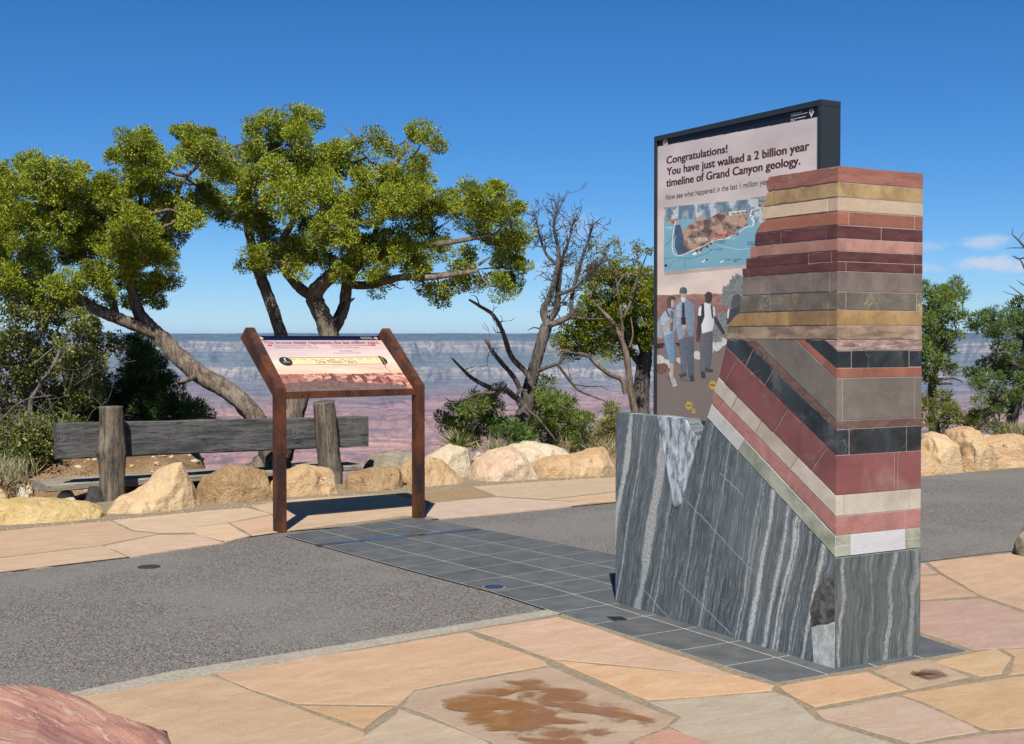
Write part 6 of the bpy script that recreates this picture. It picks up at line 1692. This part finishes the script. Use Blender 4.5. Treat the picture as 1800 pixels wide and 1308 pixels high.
    # big loose scrub at the left edge
    b = [(20, 560, 40), (50, 540, 35), (90, 560, 35), (30, 610, 45), (80, 610, 40), (130, 600, 35), (10, 660, 45), (60, 660, 45), (110, 650, 40), (150, 640, 35), (180, 610, 28), (195, 600, 18), (30, 710, 48), (80, 710, 45), (20, 760, 50), (65, 765, 40), (110, 700, 35), (40, 800, 35), (0, 810, 40), (90, 780, 25), (150, 690, 30), (-40, 620, 60), (-40, 720, 60), (20, 820, 45), (70, 815, 45), (110, 815, 34), (-20, 790, 50), (50, 790, 45), (120, 760, 35), (150, 640, 40), (165, 670, 30), (100, 745, 40), (135, 560, 25), (170, 570, 20)]
    c = cl(I_, b, 14.9, rng, .35, rs=.95)
    L_ = [lm(I_, [(45, 850), (50, 770), (55, 690), (62, 620), (75, 570), (70, 530)], 14.9, [.06, .055, .045, .035, .025, .01]), lm(I_, [(55, 700), (95, 640), (112, 600), (125, 575)], 14.8, [.035, .03, .02, .008]), lm(I_, [(20, 850), (10, 760), (-10, 680)], 14.9, [.04, .03, .015]), lm(I_, [(0, 740), (40, 705), (92, 695)], 14.5, [.02, .016, .006]), lm(I_, [(8, 755), (25, 735), (38, 722)], 14.4, [.016, .014, .006]), lm(I_, [(60, 640), (90, 615), (120, 595)], 14.6, [.02, .016, .006])]
    tw = []
    for _ in range(46):
        u, v = rng.uniform(-20, 180), rng.uniform(560, 800); grow(np.array(tuple(at(u, v, 14.6 + rng.normal(0, .3)))), unit(rng.standard_normal(3) + np.array([0, 0, .6])), rng.uniform(.2, .5), .007, 1, rng, tw, .6, .1, .25, 3, (2, 4))
    tree('scrub_bush', 'large loose grey green scrub bush at the left edge above the bench', 'bush', L_, c, OAK, BARK_GR, 25, dens=520, per=44, tuft_r=.075, ln=.036, wd=.012, sides=8, flute=.05, extra=tw, each=5, tint=(.45, 1.4, .14))
    # dark pinyon in the shade behind the bench
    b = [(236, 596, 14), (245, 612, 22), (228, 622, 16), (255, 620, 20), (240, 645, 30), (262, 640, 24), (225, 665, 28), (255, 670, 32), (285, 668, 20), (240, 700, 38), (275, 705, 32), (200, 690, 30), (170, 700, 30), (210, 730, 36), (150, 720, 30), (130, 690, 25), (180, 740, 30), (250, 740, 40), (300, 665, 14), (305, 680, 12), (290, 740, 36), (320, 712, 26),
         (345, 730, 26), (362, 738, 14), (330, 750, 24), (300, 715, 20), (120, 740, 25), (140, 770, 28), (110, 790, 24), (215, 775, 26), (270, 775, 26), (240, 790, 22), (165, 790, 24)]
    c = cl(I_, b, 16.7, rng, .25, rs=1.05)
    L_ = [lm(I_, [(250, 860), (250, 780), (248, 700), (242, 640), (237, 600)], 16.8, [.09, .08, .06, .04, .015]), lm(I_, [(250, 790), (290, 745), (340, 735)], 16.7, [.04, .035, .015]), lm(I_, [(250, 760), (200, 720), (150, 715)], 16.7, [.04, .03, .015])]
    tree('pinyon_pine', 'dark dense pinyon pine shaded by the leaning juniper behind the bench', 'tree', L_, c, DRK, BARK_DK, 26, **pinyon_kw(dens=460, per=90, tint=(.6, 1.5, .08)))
    # right of the pillar
    def Z8(X, Y): return 1600 + X / 3.635, 400 + Y / 3.635
    b = [(100, 380, 22), (120, 440, 40), (170, 420, 42), (215, 420, 40), (240, 390, 36), (290, 370, 34), (345, 425, 28), (290, 450, 36), (240, 480, 40), (180, 510, 45), (110, 520, 45), (250, 540, 34), (300, 560, 28), (335, 570, 22), (280, 600, 26), (200, 580, 40), (130, 600, 45), (100, 680, 40), (180, 670, 45), (230, 700, 40), (240, 770, 36), (180, 770, 40), (120, 760, 45), (300, 700, 22), (100, 850, 45), (170, 850, 40),
         (280, 910, 14), (235, 890, 14), (100, 940, 40), (140, 980, 30), (60, 600, 60), (50, 760, 60), (40, 900, 60)]
    c = cl(Z8, b, 18.0, rng, .25, rs=1.1)
    L_ = [lm(Z8, [(150, 1300), (140, 1100), (150, 950), (190, 820), (210, 700), (190, 560), (230, 440)], 18.1, [.10, .09, .08, .065, .05, .035, .015]), lm(Z8, [(150, 980), (200, 970), (280, 965), (340, 990)], 17.9, [.04, .03, .02, .006]), lm(Z8, [(145, 990), (200, 995), (270, 1000)], 17.9, [.04, .03, .01]), lm(Z8, [(220, 950), (225, 880), (250, 830)], 17.9, [.03, .02, .008])]
    tree('pinyon_pine', 'upright open pinyon pine rising just right of the layered pillar', 'tree', L_, c, PIN, BARK_DK, 27, **pinyon_kw(dens=640))
    b = [(100, 1080, 45), (160, 1090, 45), (200, 1060, 30), (230, 1130, 40), (270, 1160, 35), (300, 1200, 30), (140, 1160, 50), (200, 1200, 50), (260, 1240, 45), (120, 1240, 50), (180, 1280, 45), (330, 1250, 35), (380, 1270, 25), (400, 1235, 20), (60, 1150, 60)]
    c = cl(Z8, b, 17.2, rng, .25, rs=.95)
    tree('pinyon_bush', 'bright green low pinyon bush right above the boulders beside the pillar', 'bush', [lm(Z8, [(180, 1420), (180, 1300), (160, 1180), (150, 1100)], 17.3, [.05, .04, .03, .015])], c, leaf_mat('yellow_pinyon_needles', (.15, .175, .04)), BARK_DK, 28, **pinyon_kw())
    b = [(700, 620, 60), (640, 880, 60), (720, 1000, 70), (600, 1100, 50), (385, 622, 18), (430, 640, 16), (440, 560, 26), (480, 570, 24), (490, 620, 18), (530, 545, 28), (560, 590, 28), (600, 620, 24), (530, 660, 16), (560, 690, 16), (520, 680, 16), (640, 560, 34), (660, 520, 34), (700, 490, 36), (720, 560, 40), (690, 620, 34), (700, 700, 40), (640, 650, 18), (560, 770, 30), (620, 760, 34), (680, 770, 44), (600, 830, 40), (520, 850, 34), (460, 880, 28),
         (560, 900, 44), (640, 880, 48), (710, 860, 50), (420, 940, 24), (480, 950, 36), (400, 1000, 30), (450, 1010, 34), (540, 980, 40), (620, 970, 48), (700, 960, 55), (500, 1040, 36), (580, 1060, 44), (660, 1060, 50), (450, 1120, 22), (520, 1130, 36), (600, 1130, 44), (690, 1140, 40), (440, 1200, 22), (500, 1200, 26), (560, 1180, 24), (780, 600, 70), (790, 800, 80), (790, 1000, 80), (410, 1190, 14), (470, 1260, 26), (540, 1280, 22), (380, 925, 10)]
    c = cl(Z8, b, 17.2, rng, .3, rs=.95)
    L_ = [lm(Z8, [(660, 1420), (650, 1250), (690, 1080), (720, 900), (740, 700), (760, 500), (770, 350)], 17.3, [.12, .11, .10, .08, .06, .045, .03]), lm(Z8, [(720, 900), (640, 860), (560, 850), (480, 900)], 17.2, [.05, .04, .03, .012]), lm(Z8, [(740, 700), (660, 640), (580, 600), (480, 590), (400, 620)], 17.2, [.045, .035, .025, .016, .006]), lm(Z8, [(690, 1080), (600, 1080), (500, 1150), (430, 1200)], 17.1, [.05, .04, .03, .012]),
          lm(Z8, [(640, 760), (610, 720), (570, 700)], 17, [.025, .02, .008])]
    dead = [lm(Z8, [(770, 350), (730, 260), (705, 210), (660, 180)], 17.1, [.03, .02, .012, .004]), lm(Z8, [(760, 160), (700, 90), (670, 60), (652, 40), (658, 0)], 17.1, [.025, .02, .014, .01, .004]), lm(Z8, [(690, 80), (727, 30)], 17.1, [.012, .005]), lm(Z8, [(727, 130), (660, 130), (610, 133)], 17.1, [.012, .008, .003]), lm(Z8, [(740, 190), (690, 200), (650, 180)], 17.1, [.018, .012, .004]),
            lm(Z8, [(760, 470), (700, 420), (630, 370)], 17.1, [.02, .014, .004]), lm(Z8, [(740, 440), (660, 430), (590, 408)], 17.1, [.018, .01, .003]), lm(Z8, [(727, 370), (680, 335)], 17.1, [.012, .004]), lm(Z8, [(690, 1000), (660, 1010), (640, 1060)], 16.8, [.014, .012, .005]), lm(Z8, [(727, 1000), (690, 1020), (650, 1080)], 16.8, [.014, .01, .004])]
    tree('pinyon_pine', 'ragged dark pinyon pine with dead twigs on top at the right edge', 'tree', L_, c, leaf_mat('deep_pinyon_needles', (.10, .15, .04)), BARK_DK, 29, extra=dead, **pinyon_kw(dens=620))
    # small plants
    def yucca():
        p = at(806, 792, 16.1); root = tag(empty('yucca_plant', p), 'spiky yucca with stiff yellow green blades behind the pale boulder', 'plant')
        r2 = np.random.default_rng(3); V = []; F = []; C = []
        for k in range(64):
            az = r2.uniform(0, 6.28); el = r2.uniform(.15, 1.45); ln = r2.uniform(.28, .44)
            d = np.array([math.cos(az) * math.cos(el), math.sin(az) * math.cos(el), math.sin(el)]); s = unit(np.cross(d, [0, 0, 1.0])); n = np.cross(s, d)
            b = len(V); w = .013
            for t, ww in ((0, .7), (.35, 1.0), (.7, .7), (1, .06)):
                c = d * ln * t - np.array([0, 0, .05 * t * t]); V += [c + s * w * ww + n * w * .4 * ww, c - n * w * .2, c - s * w * ww + n * w * .4 * ww]
            q = r2.uniform(.7, 1.3); C += [(q, q, q * .9)] * 12
            for i in range(3):
                F += [[b + i * 3, b + i * 3 + 1, b + i * 3 + 4, b + i * 3 + 3], [b + i * 3 + 1, b + i * 3 + 2, b + i * 3 + 5, b + i * 3 + 4]]
        obj('leaves', mesh_np('leaves', V, np.array(F), [YUC], None, np.array(C)), root)
    yucca()
    b = [(1080, 735, 14), (1070, 755, 18), (1085, 770, 20), (1068, 778, 16), (1098, 750, 22), (1075, 720, 8)]
    c = cl(I_, b, 16.8, rng, .1, rs=1.0)
    tree('rabbitbrush', 'small yellow green bush at the top left corner of the stone base', 'bush', [lm(I_, [(1082, 800), (1082, 760), (1080, 730)], 16.8, [.02, .015, .006])], c, leaf_mat('yellow_green_leaves', (.20, .20, .05)), BARK_DK, 31, **pinyon_kw(dens=440))
    b = [(1100, 700, 10), (1092, 712, 8), (1110, 712, 10)]
    # dry grasses on the bare ground behind the boulders
    Bs = []
    def tuftg(u, v, d, n, h, w): 
        p = np.array(tuple(at(u, v, d))); Bs.append((p, n, h, w))
    for _ in range(34): tuftg(rng.uniform(985, 1085), rng.uniform(775, 790), rng.uniform(16.3, 17.2), 26, rng.uniform(.10, .26), .10)
    for _ in range(12): tuftg(rng.uniform(850, 890), rng.uniform(775, 795), 16.0, 30, .18, .08)
    for _ in range(16): tuftg(rng.uniform(-10, 30), rng.uniform(815, 835), rng.uniform(13.6, 14.4), 40, .2, .10)
    for _ in range(14): tuftg(rng.uniform(1765, 1810), rng.uniform(755, 768), 16.9, 60, .22, .10)
    B, D, Ls = [], [], []
    for p, n, h, w in Bs:
        B.append(p + rng.normal(0, w, (n, 3)) * np.array([1, 1, .1])); D.append(unit(rng.normal(0, .45, (n, 3)) + np.array([0, 0, 1]))); Ls.append(h * rng.uniform(.5, 1.2, n))
    B, D, Ls = np.concatenate(B), np.concatenate(D), np.concatenate(Ls)
    B[:, 2] = np.maximum(B[:, 2] - .08, ground_z(B[:, 0], B[:, 1]) - .02)
    V, Q = kites(B, D, Ls, np.full(len(B), .005), rng)
    tag(obj('dry_grass', mesh_np('dry_grass', V, Q, [SAGE], None, tints(len(B), 4, rng))), kind='stuff')
shrubs()

def scatter_stones():
    """small gravel and litter on the bare ground"""
    rng = np.random.default_rng(2); V = []; F = []; n = 0
    mats = [RM['pale'], RM['beige'], RM['brown']]; mi = []
    ico = [Vector(p).normalized() for p in [(0, 0, 1), (.9, 0, .45), (.28, .85, .45), (-.72, .53, .45), (-.72, -.53, .45), (.28, -.85, .45), (.72, .53, -.45), (-.28, .85, -.45), (-.9, 0, -.45), (-.28, -.85, -.45), (.72, -.53, -.45), (0, 0, -1)]]
    fi = [(0, 1, 2), (0, 2, 3), (0, 3, 4), (0, 4, 5), (0, 5, 1), (1, 6, 2), (2, 7, 3), (3, 8, 4), (4, 9, 5), (5, 10, 1), (6, 7, 2), (7, 8, 3), (8, 9, 4), (9, 10, 5), (10, 6, 1), (11, 7, 6), (11, 8, 7), (11, 9, 8), (11, 10, 9), (11, 6, 10)]
    for k in range(2600):
        if k < 2000:
            x = rng.uniform(-9, 8) if k < 1100 else rng.uniform(-8, -3.6); y = rock_line(x) + abs(rng.normal(0, 1.0 if k < 1100 else 3.0)) + .2; s = rng.uniform(.008, .035 if k % 9 else .07)
        else:
            x = rng.uniform(-6, 4); y = rock_line(x) - rng.uniform(.0, .35); s = rng.uniform(.003, .010)
        z = gz(x, y) if k < 2000 else .01
        q = rng.uniform(.6, 1.3, (12, 1))
        P = np.array([tuple(i) for i in ico]) * q * s * np.array([1.2, 1, .7]) + np.array([x, y, z])
        V.append(P); F.append(np.array(fi) + k * 12); mi += [k % 3] * 20
    tag(obj('gravel', mesh_np('gravel', np.concatenate(V), np.concatenate(F), mats, mi)), kind='stuff')
scatter_stones()
